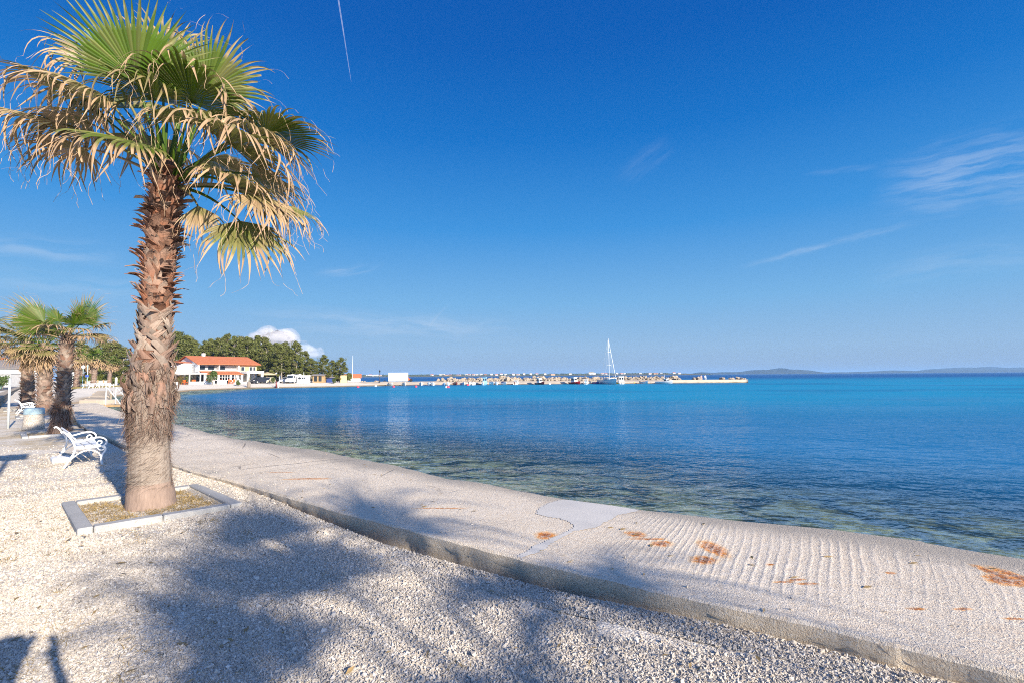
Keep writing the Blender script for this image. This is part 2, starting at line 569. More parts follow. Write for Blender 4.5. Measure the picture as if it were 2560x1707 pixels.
    c = t.mix(t.n('ShaderNodeSeparateColor', {0: vv.outputs['Color']}).outputs[0], (0.28, 0.24, 0.20), (0.60, 0.54, 0.46))
    MAT['aggregate'] = t.done(t.pbr(c, 0.9, t.bump(vv.outputs['Distance'], 0.8, 0.01), 0, 0.2))

    t = NT('cloud_vapour')
    lw = t.n('ShaderNodeLayerWeight', {'Blend': 0.5}).outputs['Facing']
    df = t.n('ShaderNodeBsdfDiffuse', {'Color': (0.60, 0.585, 0.60, 1)}).outputs[0]
    tr = t.n('ShaderNodeBsdfTransparent').outputs[0]
    nz = t.noise(t.map(t.pos(), (0.0016, 0.0016, 0.0016)), 1.0, 5, 0.65)
    a = t.math('MULTIPLY', t.rng(lw, 0.95, 0.10), t.rng(nz, 0.30, 0.62, 0.05, 0.27))
    MAT['cloud'] = t.done(t.n('ShaderNodeMixShader', {0: a, 1: tr, 2: df}).outputs[0])
    t = NT('contrail_vapour')
    lw = t.n('ShaderNodeLayerWeight', {'Blend': 0.5}).outputs['Facing']
    df = t.n('ShaderNodeBsdfDiffuse', {'Color': (0.85, 0.85, 0.87, 1)}).outputs[0]
    tr = t.n('ShaderNodeBsdfTransparent').outputs[0]
    a = t.math('MULTIPLY', t.rng(lw, 0.9, 0.2), t.rng(t.noise(t.pos(), 0.004, 3), 0.25, 0.6, 0.04, 0.15))
    MAT['contrail'] = t.done(t.n('ShaderNodeMixShader', {0: a, 1: tr, 2: df}).outputs[0])

    for k, a in {
        'white': ('white_paint', (0.80, 0.80, 0.78), 0.5, 0.06),
        'render': ('white_render', (0.78, 0.77, 0.74), 0.85, 0.08),
        'cream': ('cream_render', (0.70, 0.52, 0.30), 0.85, 0.1),
        'peach': ('peach_render', (0.72, 0.42, 0.20), 0.85, 0.1),
        'darkglass': ('dark_glass', (0.03, 0.04, 0.05), 0.15, 0.1),
        'iron': ('dark_iron', (0.03, 0.03, 0.035), 0.5, 0.1),
        'galv': ('galvanised_steel', (0.50, 0.53, 0.53), 0.45, 0.12),
        'teal': ('pale_teal_pole', (0.40, 0.60, 0.60), 0.5, 0.1),
        'orange': ('orange_plastic', (0.75, 0.14, 0.03), 0.5, 0.1),
        'redhull': ('red_boat_paint', (0.48, 0.03, 0.03), 0.35, 0.1),
        'maroon': ('maroon_boat_paint', (0.16, 0.03, 0.03), 0.35, 0.1),
        'bluehull': ('light_blue_boat_paint', (0.30, 0.58, 0.78), 0.35, 0.08),
        'navy': ('navy_canvas', (0.03, 0.06, 0.22), 0.7, 0.1),
        'greyhull': ('blue_grey_topsides', (0.42, 0.52, 0.60), 0.35, 0.08),
        'buoyred': ('buoy_red', (0.72, 0.06, 0.10), 0.45, 0.1),
        'buoyyellow': ('buoy_yellow', (0.80, 0.62, 0.05), 0.45, 0.1),
        'asphalt': ('asphalt', (0.16, 0.155, 0.155), 0.9, 0.15),
        'greyroof': ('grey_roof', (0.22, 0.20, 0.19), 0.85, 0.15),
        'greywall': ('grey_render', (0.46, 0.46, 0.46), 0.9, 0.12),
        'bluesign': ('blue_sign', (0.05, 0.10, 0.45), 0.5, 0.05),
        'bag': ('pale_blue_plastic_bag', (0.33, 0.45, 0.50), 0.25, 0.2),
        'greenbin': ('pale_green_plastic', (0.42, 0.60, 0.44), 0.5, 0.1),
        'carpaint_dark': ('dark_car_paint', (0.03, 0.035, 0.05), 0.25, 0.1),
        'carpaint_silver': ('silver_car_paint', (0.42, 0.44, 0.46), 0.3, 0.05),
        'carpaint_beige': ('beige_car_paint', (0.50, 0.44, 0.32), 0.35, 0.05),
        'rubber': ('rubber', (0.025, 0.025, 0.025), 0.8, 0.1),
        'wood': ('weathered_wood', (0.42, 0.28, 0.14), 0.8, 0.2),
        'thatch': ('straw_roof', (0.46, 0.38, 0.24), 0.95, 0.2),
        'skin': ('skin', (0.52, 0.32, 0.22), 0.55, 0.05),
        'cloth': ('grey_cloth', (0.30, 0.32, 0.36), 0.9, 0.1),
        'pinkcloth': ('pink_cloth', (0.62, 0.40, 0.36), 0.9, 0.1),
        'hair': ('dark_hair', (0.05, 0.035, 0.025), 0.7, 0.1),
        'fence': ('grey_fence', (0.42, 0.42, 0.40), 0.7, 0.1),
    }.items():
        MAT[k] = paint(a[0], a[1], a[2], a[3])


ZP = 0.13                    # top of the promenade
ZW = -0.45                   # level of the sea
# rust spots on the promenade: survey pixel, half sizes in metres, raggedness
RUST = [(1364, 1336, .10, .11, .12), (1588, 1334, .09, .09, .16), (1657, 1357, .10, .07, .16), (1620, 1346, .16, .03, .10),
        (1783, 1370, .10, .22, .22), (1760, 1398, .11, .09, .16), (2512, 1450, .13, .11, .20), (2485, 1432, .05, .17, .18),
        (2548, 1445, .06, .22, .20), (770, 1197, .34, .05, .10), (1105, 1268, .30, .02, .08), (1960, 1452, .08, .018, .05), (2020, 1458, .08, .018, .05), (1990, 1447, .07, .02, .05),
        (2228, 1432, .04, .025, .05), (2290, 1520, .06, .018, .04), (2405, 1522, .06, .018, .04), (2535, 1547, .06, .015, .04), (700, 1180, .22, .02, .08), (1925, 1410, .04, .02, .05)]
mk_materials()

# ------------------------------------------------------------------ light and sky
SUN_EL = R(20.8)
SHAD = Vector((-0.672, 0.741, 0)).normalized()          # way the shadows fall
sun_dir = Vector((-SHAD.x * math.cos(SUN_EL), -SHAD.y * math.cos(SUN_EL), math.sin(SUN_EL)))
sl = bpy.data.lights.new('sun', 'SUN')
sl.energy = 5.0
sl.angle = R(0.5)
sl.color = (1.0, 0.90, 0.76)
slo = bpy.data.objects.new('sun', sl)
slo.rotation_euler = sun_dir.to_track_quat('Z', 'Y').to_euler()
COL.objects.link(slo)

w = bpy.data.worlds.new('World')
scene.world = w
w.use_nodes = True
wt = w.node_tree
wt.nodes.clear()


class WT(NT):
    def __init__(self, tree):
        self.t = tree


W = WT(wt)
EXPO = 1.0
SKYS = 0.06
sky = W.n('ShaderNodeTexSky', sky_type='NISHITA', sun_disc=False, sun_elevation=SUN_EL,
          sun_rotation=math.atan2(sun_dir.x, sun_dir.y), altitude=0.0, air_density=1.0, dust_density=0.2, ozone_density=4.0)
dirv = W.n('ShaderNodeTexCoord').outputs['Generated']
sd = W.n('ShaderNodeSeparateXYZ', {0: dirv})
el = sd.outputs[2]
# clear polarised blue above, paler and hazier towards the horizon
KS = 1.0 / (2.0 ** EXPO * SKYS)
grad = W.ramp(W.rng(el, 0.0, 0.7, 0, 1, False), [(0.0, (0.32, 0.44, 0.62)), (0.07, (0.31, 0.50, 0.745)), (0.20, (0.185, 0.455, 0.79)), (0.40, (0.045, 0.30, 0.74)),
                                       (0.62, (0.004, 0.175, 0.60)), (0.80, (0.0, 0.115, 0.49)), (1.0, (0.0, 0.085, 0.42))])
grad = W.n('ShaderNodeVectorMath', {0: grad, 1: (KS, KS, KS)}, operation='MULTIPLY').outputs[0]
# the sky whitens towards the sun, which stands behind the viewer
sdot = W.n('ShaderNodeVectorMath', {0: dirv, 1: tuple(sun_dir)}, operation='DOT_PRODUCT').outputs['Value']
glow = W.rng(sdot, 0.30, 1.0, 0.0, 1.0, False)
grad = W.mix(glow, grad, W.n('ShaderNodeVectorMath', {0: grad, 1: (1.8, 1.8, 1.9)}, operation='MULTIPLY').outputs[0])
grad = W.mix(W.math('MULTIPLY', glow, 0.7), grad, (0.75 * KS, 1.05 * KS, 1.75 * KS, 1))
hs = W.mix(0.95, sky.outputs[0], grad)
# streaks of high cirrus, each with its own heading in the sky
def skydir(u, v):
    return ray(u, v).normalized()


cwarp = W.n('ShaderNodeTexNoise', {'Vector': dirv, 'Scale': 7.0, 'Detail': 5.0, 'Roughness': 0.6}).outputs['Color']
cwarp = W.n('ShaderNodeVectorMath', {0: cwarp, 1: (0.5, 0.5, 0.5)}, operation='SUBTRACT').outputs[0]
cdir = W.n('ShaderNodeVectorMath', {0: cwarp, 1: (0.035, 0.035, 0.035), 2: dirv}, operation='MULTIPLY_ADD').outputs[0]
cf = None
for (ua, va, ub, vb, wpx, k) in ((2180, 480, 2750, 380, 75, .36), (1840, 672, 2330, 552, 9, .28), (2150, 690, 2700, 620, 30, .16), (780, 692, 960, 660, 12, .26), (-100, 615, 320, 640, 26, .26),
                              (560, 790, 1340, 835, 34, .30), (1075, 820, 1120, 760, 5, .16), (-200, 690, 520, 730, 30, .16), (1540, 455, 1680, 350, 26, .08), (2000, 440, 2200, 420, 8, .12)):
    A, B = skydir(ua, va), skydir(ub, vb)
    mid = (A + B).normalized()
    ax_ = (B - A)
    hl = ax_.length / 2
    ax_.normalize()
    pr_ = mid.cross(ax_).normalized()
    sa = W.n('ShaderNodeVectorMath', {0: cdir, 1: tuple(ax_)}, operation='DOT_PRODUCT').outputs['Value']
    sb_ = W.n('ShaderNodeVectorMath', {0: cdir, 1: tuple(pr_)}, operation='DOT_PRODUCT').outputs['Value']
    fa = W.rng(W.math('ABSOLUTE', sa), hl * 1.1, hl * .25)
    fb = W.rng(W.math('ABSOLUTE', sb_), wpx / FPX * 1.3, 0.0)
    fm = W.rng(W.n('ShaderNodeVectorMath', {0: dirv, 1: tuple(mid)}, operation='DOT_PRODUCT').outputs['Value'], 0.5, 0.7)
    comb = W.n('ShaderNodeCombineXYZ', {0: W.math('MULTIPLY', sa, 9.0), 1: W.math('MULTIPLY', sb_, 70.0), 2: float(ua) * .01}).outputs[0]
    tex = W.rng(W.noise(comb, 1.0, 5, 0.6), 0.36, 0.70)
    m_ = W.math('MULTIPLY', W.math('MULTIPLY', fa, fb), W.math('MULTIPLY', W.math('MULTIPLY', tex, fm), k))
    cf = m_ if cf is None else W.math('ADD', cf, m_)
cl = W.mix(W.math('MINIMUM', cf, 0.8), hs, (0.66 * KS, 0.76 * KS, 0.90 * KS, 1))
bg = W.n('ShaderNodeBackground', {'Color': cl, 'Strength': SKYS})
wo = W.n('ShaderNodeOutputWorld')
wt.links.new(bg.outputs[0], wo.inputs['Surface'])

scene.view_settings.view_transform = 'Standard'
scene.view_settings.look = 'None'
scene.view_settings.exposure = EXPO
scene.view_settings.gamma = 1.0
scene.cycles.max_bounces = 6
scene.cycles.diffuse_bounces = 3
scene.cycles.glossy_bounces = 3
scene.cycles.transparent_max_bounces = 12
scene.cycles.volume_bounces = 0
scene.cycles.caustics_reflective = False
scene.cycles.caustics_refractive = False
scene.cycles.use_denoising = False
scene.cycles.denoising_input_passes = 'RGB_ALBEDO_NORMAL'
scene.cycles.denoising_prefilter = 'ACCURATE'
scene.cycles.filter_width = 1.05
# ------------------------------------------------------------------ coast, ground, water, promenade
def V2(p):
    return (p.x, p.y)


outer_px = [(2560, 1388), (2286, 1344), (2068, 1317), (1785, 1288), (1605, 1268), (1306, 1224), (1088, 1183), (871, 1137),
            (675, 1105), (571, 1090), (430, 1056), (316, 1030), (275, 1018), (244, 1005)]
inner_px = [(2560, 1688), (2246, 1612), (2020, 1557), (1660, 1478), (1341, 1404), (1273, 1388), (1025, 1322), (800, 1264),
            (586, 1203), (433, 1160), (280, 1095), (196, 1054), (176, 1008)]
outer = [gp(u, v, ZP) for u, v in outer_px]
inner = [gp(u, v, ZP) for u, v in inner_px]
d0 = (outer[0] - outer[2]).normalized()
outer = [outer[0] + d0 * k for k in (26, 14, 6)] + outer
d1 = (inner[0] - inner[2]).normalized()
d1 = (d1 * .7 + d0 * .3).normalized()
inner = [inner[0] + d1 * k for k in (24, 13, 5)] + inner
shore_px = [(240, 996), (262, 993), (300, 989), (360, 986), (440, 980.6), (486, 975), (560, 972), (639, 969), (759, 967), (900, 964)]
shore = [gp(u, v, ZW) for u, v in shore_px]
tail = [(-32, 121), (-28, 126), (-34, 140), (-46, 158), (-58, 180), (-110, 235), (-400, 420), (-3000, 1500), (-9000, 5000)]
coast = [V2(p) for p in outer] + [V2(p) for p in shore] + tail
first = Vector(coast[0])
landpoly = [(first.x + 3000 * d0.x, first.y + 3000 * d0.y)] + coast + [(-14000, 4000), (-14000, -14000), (9000, -14000)]
segA = np.array(landpoly[:len(coast) + 1])
segs = np.stack([segA[:-1], segA[1:]], 1)


def signed_dist(P):
    """distance to the coast, positive inland"""
    P = np.asarray(P, float)
    out = np.full(len(P), 1e12)
    for a, b in segs:
        ab = b - a
        t = np.clip(((P - a) @ ab) / (ab @ ab), 0, 1)
        q = a + t[:, None] * ab
        out = np.minimum(out, ((P - q) ** 2).sum(1))
    out = np.sqrt(out)
    ins = np.zeros(len(P), bool)
    L = np.array(landpoly)
    j = len(L) - 1
    for i in range(len(L)):
        xi, yi = L[i]
        xj, yj = L[j]
        c = ((yi > P[:, 1]) != (yj > P[:, 1])) & (P[:, 0] < (xj - xi) * (P[:, 1] - yi) / (yj - yi + 1e-12) + xi)
        ins ^= c
        j = i
    return np.where(ins, out, -out)


def sstep(x, a, b):
    t = np.clip((x - a) / (b - a), 0, 1)
    return t * t * (3 - 2 * t)


def height(P):
    P = np.asarray(P, float)
    d = signed_dist(P)
    x, y = P[:, 0], P[:, 1]
    far = sstep(y, 36, 46)
    nearl = np.where(d > 2.3, 0.0, -1.5 + 0.65 * np.clip(d, 0, 2.3) / 2.3 * 0)
    nearl = np.where((d > 1.75) & (d <= 2.3), (d - 2.3) / 0.55 * 0.6, nearl)
    nearl = np.where((d <= 1.75) & (d > 0), -0.85, nearl)
    beach = np.minimum(ZW + d * 0.105, 0.33 + 0.0015 * np.clip(d, 0, 120))
    beach = np.where(y > 119, np.minimum(beach, 0.45), beach)
    land = nearl * (1 - far) + beach * far
    sea_near = np.maximum(-0.80 + d * 0.055, -4.5)
    sea_far = np.maximum(ZW + d * 0.10, -4.5)
    sea = sea_near * (1 - far) + sea_far * far
    h = np.where(d > 0, land, sea)
    berm = 0.075 * sstep(y, 4.8, 8.5) * sstep(3.05 - d, 0, 0.5) * np.where(d > 2.3, 1, 0) * (1 - far)
    h = h + berm
    wob = np.sin(x * .9 + 1.3 * np.sin(y * .7)) * np.cos(y * .8 + x * .3)
    return h + np.where(d > 2.6, 0.018 * wob * (1 - far) + 0.05 * wob * far * sstep(d, 6, 12), 0.0)


def hz1(x, y):
    return float(height([(x, y)])[0])


def polar(rads, angs):
    rr, aa = np.meshgrid(rads, angs, indexing='ij')
    return np.stack([rr * np.sin(aa), rr * np.cos(aa)], -1).reshape(-1, 2)


def grid_faces(nr, na):
    i, j = np.meshgrid(np.arange(nr - 1), np.arange(na), indexing='ij')
    j2 = (j + 1) % na
    return np.stack([i * na + j, (i + 1) * na + j, (i + 1) * na + j2, i * na + j2], -1).reshape(-1, 4)[:, ::-1]


def np_mesh(name, verts, faces, mats, attrs=None, smooth=True):
    me = bpy.data.meshes.new(name)
    nf, k = faces.shape
    me.vertices.add(len(verts))
    me.vertices.foreach_set('co', np.asarray(verts, np.float32).ravel())
    me.loops.add(nf * k)
    me.loops.foreach_set('vertex_index', faces.astype(np.int32).ravel())
    me.polygons.add(nf)
    me.polygons.foreach_set('loop_start', np.arange(0, nf * k, k, dtype=np.int32))
    me.polygons.foreach_set('loop_total', np.full(nf, k, np.int32))
    me.polygons.foreach_set('use_smooth', np.full(nf, smooth))
    for m_ in mats:
        me.materials.append(m_)
    for nm, arr in (attrs or {}).items():
        a = me.attributes.new(nm, 'FLOAT', 'POINT')
        a.data.foreach_set('value', np.asarray(arr, np.float32))
    me.update()
    me.validate()
    return me


def link(name, me, parent=None):
    o = bpy.data.objects.new(name, me)
    COL.objects.link(o)
    if parent:
        o.parent = parent
    return o


angs = np.concatenate([np.radians(np.arange(-52, 52, 0.4)), np.radians(np.arange(52, 308, 3.0))])
rads = np.concatenate([np.arange(0.4, 12, 0.25), np.arange(12, 50, 0.8), np.arange(50, 150, 1.4), 150 * 1.12 ** np.arange(0, 41)])
P = polar(rads, angs)
H = height(P)
verts = np.concatenate([np.column_stack([P, H]), [[0, 0, 0]]])
fc = grid_faces(len(rads), len(angs))
na = len(angs)
cap = np.array([[len(verts) - 1, len(verts) - 1, j, (j + 1) % na] for j in range(na)])
me = np_mesh('ground', verts, fc, [MAT['ground']])
ground = link('ground', me)
tag(ground, None, None, kind='structure')
mb = MB()
mb.lathe([(0.42, -0.12), (0.42, hz1(0.0, 0.4) - 0.012)], (0, 0, 0), 40)

# sea
angw = np.concatenate([np.radians(np.arange(-52, 52, 0.8)), np.radians(np.arange(52, 308, 4.0))])
radw = np.concatenate([np.arange(3.0, 40, 0.6), np.arange(40, 180, 2.5), 180 * 1.14 ** np.arange(0, 34)])
P = polar(radw, angw)
D_ = signed_dist(P)
Hs = height(P)
x, y = P[:, 0], P[:, 1]
dep = np.clip((ZW - Hs) / 6.0, 0, 1)
sandy = sstep(-D_, 8, 36) * (0.25 + 0.75 * sstep(x + 0.3 * y, -30, 12)) * sstep(y, 10, 52)
fcw = grid_faces(len(radw), len(angw))
keep = (D_[fcw] < 3.0).any(1)
fcw = fcw[keep]
used = np.unique(fcw)
remap = np.full(len(P), -1)
remap[used] = np.arange(len(used))
me = np_mesh('sea', np.column_stack([P, np.full(len(P), ZW)])[used], remap[fcw], [MAT['water']],
             {'tone': dep[used], 'dry': sandy[used]})
sea = tag(link('sea', me), None, None, kind='structure')

# promenade slab
def resample(pts, n):
    c = catmull([Vector((p.x, p.y, 0)) for p in pts], 10)
    L = [0]
    for a, b in zip(c[:-1], c[1:]):
        L.append(L[-1] + (b - a).length)
    out = []
    k = 0
    for i in range(n):
        s = L[-1] * i / (n - 1)
        while k < len(L) - 2 and L[k + 1] < s:
            k += 1
        f = (s - L[k]) / max(1e-9, L[k + 1] - L[k])
        out.append(c[k].lerp(c[k + 1], f))
    return out, L[-1]


NS = 900
ro, Lo = resample(outer, NS)
ri, Li = resample(inner, NS)
# pair the two edges by nearest points along the inner edge
ro_a = np.array([(p.x, p.y) for p in ro])
pair = []
last = 0
for p in ri:
    d = ((ro_a - np.array((p.x, p.y))) ** 2).sum(1)
    k = int(d.argmin())
    k = max(k, last)
    last = k
    pair.append(k)
# smooth the pairing
pr = np.array(pair, float)
ker = np.ones(25) / 25
pr = np.convolve(np.pad(pr, 12, mode='edge'), ker, 'valid')
NT_ = 15
pv = []
uvs = []
s_acc = 0
for i, p in enumerate(ri):
    k = pr[i]
    k0 = int(k)
    q = ro[k0].lerp(ro[min(k0 + 1, NS - 1)], k - k0)
    if i:
        s_acc += (p - ri[i - 1]).length
    wdt = (q - p).length
    nrm = (q - p).normalized()
    e_in = 0.018 * noise.noise(Vector((s_acc * 3.1, 0, 0))) + 0.03 * noise.noise(Vector((s_acc * 0.9, 5, 0))) + 0.012 * noise.noise(Vector((s_acc * 12, 5, 0)))
    e_out = 0.03 * noise.noise(Vector((s_acc * 2.3, 9, 0))) + 0.05 * noise.noise(Vector((s_acc * 0.6, 12, 0)))
    tilt = 0.02 * noise.noise(Vector((s_acc * 0.4, 3, 0)))
    row = []
    # inner face (rough), arris, top, arris, sea wall
    pos = []
    pos.append((p + nrm * (e_in + 0.07), -0.16))
    pos.append((p + nrm * (e_in + 0.03), 0.008 + 0.012 * noise.noise(Vector((s_acc * 5, 8, 0)))))
    pos.append((p + nrm * (e_in + 0.012 + 0.015 * noise.noise(Vector((s_acc * 7, 1, 1)))), ZP * 0.35))
    pos.append((p + nrm * e_in, ZP - 0.018 + 0.008 * noise.noise(Vector((s_acc * 9, 2, 0)))))
    for j in range(NT_):
        t = j / (NT_ - 1)
        a = p + nrm * (e_in + 0.016)
        b = q + nrm * (e_out - 0.02)
        c = a.lerp(b, t)
        zz = ZP + tilt * (1 - t) + 0.008 * noise.noise(Vector((c.x * 1.7, c.y * 1.7, 0))) - 0.035 * max(0, t - 0.8) * 5 * (0.5 + noise.noise(Vector((s_acc * .8, 7, 0))))
        pos.append((c, zz))
    pos.append((q + nrm * (e_out + 0.01), ZP - 0.07))
    pos.append((q + nrm * (e_out + 0.05), -0.55))
    pos.append((q + nrm * (e_out + 0.08), -1.6))
    for c, zz in pos:
        pv.append((c.x, c.y, zz))
        uvs.append((s_acc, (c - p).dot(nrm) * (1 if (c - p).dot(nrm) > 0 else 1)))
K = NT_ + 7
fcs = []
for i in range(NS - 1):
    for j in range(K - 1):
        fcs.append((i * K + j, i * K + j + 1, (i + 1) * K + j + 1, (i + 1) * K + j))
fcs = np.array(fcs)
me = np_mesh('promenade', np.array(pv), fcs, [MAT['concrete']])
me.flip_normals() if me.polygons[K + 9].normal.z < 0 else None
me.set_sharp_from_angle(angle=R(32))
uvl = me.uv_layers.new(name='strip')
li = np.zeros(len(me.loops), np.int32)
me.loops.foreach_get('vertex_index', li)
uvl.data.foreach_set('uv', np.array(uvs, np.float32)[li].ravel())
prom = tag(link('promenade', me), None, None, kind='structure')

# repair of fresh grey cement on the promenade and the joint beside it
patch_px = [(1607, 1267), (1520, 1259), (1420, 1245), (1375, 1256), (1338, 1283), (1400, 1296), (1432, 1310), (1420, 1326), (1360, 1352), (1305, 1382),
            (1288, 1392), (1312, 1392), (1365, 1368), (1430, 1330), (1500, 1314), (1540, 1290), (1585, 1276)]
pp = [gp(u, v, ZP) for u, v in patch_px]
from mathutils.bvhtree import BVHTree
SLAB = BVHTree.FromPolygons([tuple(p) for p in pv], [tuple(int(x) for x in f) for f in fcs])


def slab_z(x, y):
    h_ = SLAB.ray_cast(Vector((x, y, 3)), Vector((0, 0, -1)))
    return h_[0].z if h_[0] is not None else None


def inpoly(x, y, L):
    c = False
    j = len(L) - 1
    for i in range(len(L)):
        if (L[i].y > y) != (L[j].y > y) and x < (L[j].x - L[i].x) * (y - L[i].y) / (L[j].y - L[i].y) + L[i].x:
            c = not c
        j = i
    return c


cc = catmull(pp + [pp[0]], 5)[:-1]
mb = MB()
gs = 0.022
x0, x1 = min(p.x for p in cc), max(p.x for p in cc)
y0, y1 = min(p.y for p in cc), max(p.y for p in cc)
vid = {}


def pvtx(i, j):
    if (i, j) not in vid:
        x, y = x0 + i * gs, y0 + j * gs
        zz = slab_z(x, y)
        vid[i, j] = None if zz is None or zz < 0.02 else mb.vert((x, y, zz + 0.004))
    return vid[i, j]


for i in range(int((x1 - x0) / gs) + 1):
    for j in range(int((y1 - y0) / gs) + 1):
        x, y = x0 + (i + .5) * gs, y0 + (j + .5) * gs
        wob = .03 * noise.noise(Vector((x * 6, y * 6, 0)))
        if inpoly(x + wob, y + .03 * noise.noise(Vector((x * 6, y * 6, 4))), cc):
            q = [pvtx(i, j), pvtx(i + 1, j), pvtx(i + 1, j + 1), pvtx(i, j + 1)]
            if None not in q:
                mb.face(q, 0, True)
po = mb.build('cement_patch', MAT['cement'])
tag(po, 'smooth light grey cement repair patch across the promenade beside its joint', 'repair patch')
# ------------------------------------------------------------------ palms
GREEN_TAN = [MAT['palm']]


def frond(mb, base, hub, axis, nhint, Rr, span, nseg, droop, dry, r, detail=1, sag=0.12, mat=0, join=0.52, tipdry=0.55):
    """one fan leaf: a petiole and a pleated fan whose free tips bend down and dry out"""
    base, hub = Vector(base), Vector(hub)
    a = Vector(axis).normalized()
    n = Vector(nhint)
    n = (n - a * n.dot(a)).normalized()
    s = a.cross(n)
    # petiole
    L = (hub - base).length
    mid = base.lerp(hub, 0.5) + Vector((0, 0, sag * L))
    pts = []
    k = 6 if detail else 3
    for i in range(k + 1):
        t = i / k
        pts.append(base * (1 - t) ** 2 + mid * 2 * t * (1 - t) + hub * t * t)
    pd = min(1.0, max(0.0, (dry - 0.45) * 2))
    mb.tube(pts, [0.026 - 0.015 * i / k for i in range(k + 1)], 6 if detail else 4, mat, 0.55, cap=False, dry=pd * 0.8)
    G = Vector((0, 0, -1))
    steps = 13 if detail else 6
    dth = span / nseg
    for i in range(nseg):
        th = -span / 2 + dth * (i + 0.5)
        edge = abs(th) / (span / 2)
        Ls = Rr * (1.0 - 0.30 * edge ** 2) * r.uniform(0.93, 1.05)
        e0 = (-a * math.sin(th) + s * math.cos(th))
        d = (a * math.cos(th) + s * math.sin(th))
        d = (d + n * 0.10 * (1 - edge)).normalized()
        p = hub.copy()
        tone = r.uniform(0.25, 0.85)
        mydroop = droop * r.choice((r.uniform(0.2, .7), r.uniform(0.6, 1.2), r.uniform(.8, 1.7)))
        brk = join + r.uniform(-0.05, 0.20)           # where the tip gives way
        mydry = min(1.0, max(0.0, dry + r.uniform(-0.18, 0.18)))
        tw = r.uniform(-1.6, 1.6)
        e = e0.copy()
        prev = None
        stop = steps if r.random() > 0.16 else steps - r.randint(1, 4)
        curl = Vector((r.uniform(-1, 1), r.uniform(-1, 1), 0)) * 0.55
        for q in range(stop + 1):
            t = q / steps
            if q:
                if t > brk:
                    x = (t - brk) / (1 - brk)
                    d = (d + (G + curl) * mydroop * (0.30 + 0.60 * x) * (13 / steps)).normalized()
                else:
                    d = (d + G * droop * 0.022 * (13 / steps)).normalized()
                p = p + d * (Ls / steps)
            if t <= join:
                w_ = 2 * Ls * t * math.tan(dth / 2)
                if q == 0:
                    w_ = 0.004
            else:
                x = (t - join) / (1 - join)
                w_ = 2 * Ls * join * math.tan(dth / 2) * max(0.03, (1 - x) ** (0.85 if mydry < .6 else 0.68)) * 0.96
            ee = e - d * e.dot(d)
            ee = ee.normalized() if ee.length > 1e-5 else d.orthogonal().normalized()
            if t > brk:
                ee = Matrix.Rotation(tw * (t - brk) / (1 - brk), 3, d) @ ee
            nn = d.cross(ee)
            nn = nn if nn.dot(n) > 0 or t > brk else -nn
            fold = w_ * (0.30 if t < join else 0.20)
            dr = max(mydry if t > 0.25 else mydry * 0.6, (1.0 if t > brk + 0.06 else 0.0) * min(1.0, tipdry + dry + r.uniform(-.2, .2)) if t > brk else 0.0)
            tn = tone + (0.15 if t < 0.12 else 0)
            cur = (mb.vert(p - ee * (w_ / 2), tn, dr), mb.vert(p + nn * fold, tn + 0.12, dr), mb.vert(p + ee * (w_ / 2), tn, dr))
            if prev:
                mb.face((prev[0], cur[0], cur[1], prev[1]), mat)
                mb.face((prev[1], cur[1], cur[2], prev[2]), mat)
            prev = cur
        if detail and r.random() < 0.45:              # a fine dry thread at the tip
            q0 = p
            dd = (d + Vector((r.uniform(-.6, .6), r.uniform(-.6, .6), r.uniform(-.5, .3)))).normalized()
            prev = None
            for q in range(6):
                sd_ = dd.orthogonal().normalized() * 0.0018
                cur = (mb.vert(q0 - sd_, 0.7, 1), mb.vert(q0 + sd_, 0.7, 1))
                if prev:
                    mb.face((prev[0], cur[0], cur[1], prev[1]), mat)
                prev = cur
                dd = (dd + Vector((r.uniform(-.5, .5), r.uniform(-.5, .5), r.uniform(-.55, .25)))).normalized()
                q0 = q0 + dd * Rr * 0.045


class Axis:
    """a trunk's centre line and radius by height"""

    def __init__(self, prof):
        self.p = sorted(prof, key=lambda q: q[0].z)

    def get(self, z):
        P_ = self.p
        z = min(max(z, P_[0][0].z), P_[-1][0].z)
        for (a, ra), (b, rb) in zip(P_[:-1], P_[1:]):
            if a.z <= z <= b.z:
                f = (z - a.z) / max(1e-9, b.z - a.z)
                f2 = f * f * (3 - 2 * f)
                return a.lerp(b, f), ra + (rb - ra) * f2
        return P_[-1]


def trunk_core(mb, ax, dz=0.03, n=36, red=None, jit=0.02):
    z0, z1 = ax.p[0][0].z, ax.p[-1][0].z
    m_ = int((z1 - z0) / dz)
    rows = []
    for i in range(m_ + 1):
        z = z0 + (z1 - z0) * i / m_
        c, r_ = ax.get(z)
        row = []
        for k in range(n):
            ph = 2 * math.pi * k / n
            j = 1 + jit * noise.noise(Vector((math.cos(ph) * 2, math.sin(ph) * 2, z * 5))) + jit * 0.6 * noise.noise(Vector((math.cos(ph) * 7, math.sin(ph) * 7, z * 2)))
            rd, tn = red(z) if red else (0, 0.5)
            row.append(mb.vert((c.x + r_ * j * math.cos(ph), c.y + r_ * j * math.sin(ph), z), tn, rd))
        rows.append(row)
    for i in range(m_):
        for k in range(n):
            mb.face((rows[i][k], rows[i][(k + 1) % n], rows[i + 1][(k + 1) % n], rows[i + 1][k]), 0, True)
    mb.face(rows[-1])
    mb.face(rows[0][::-1])


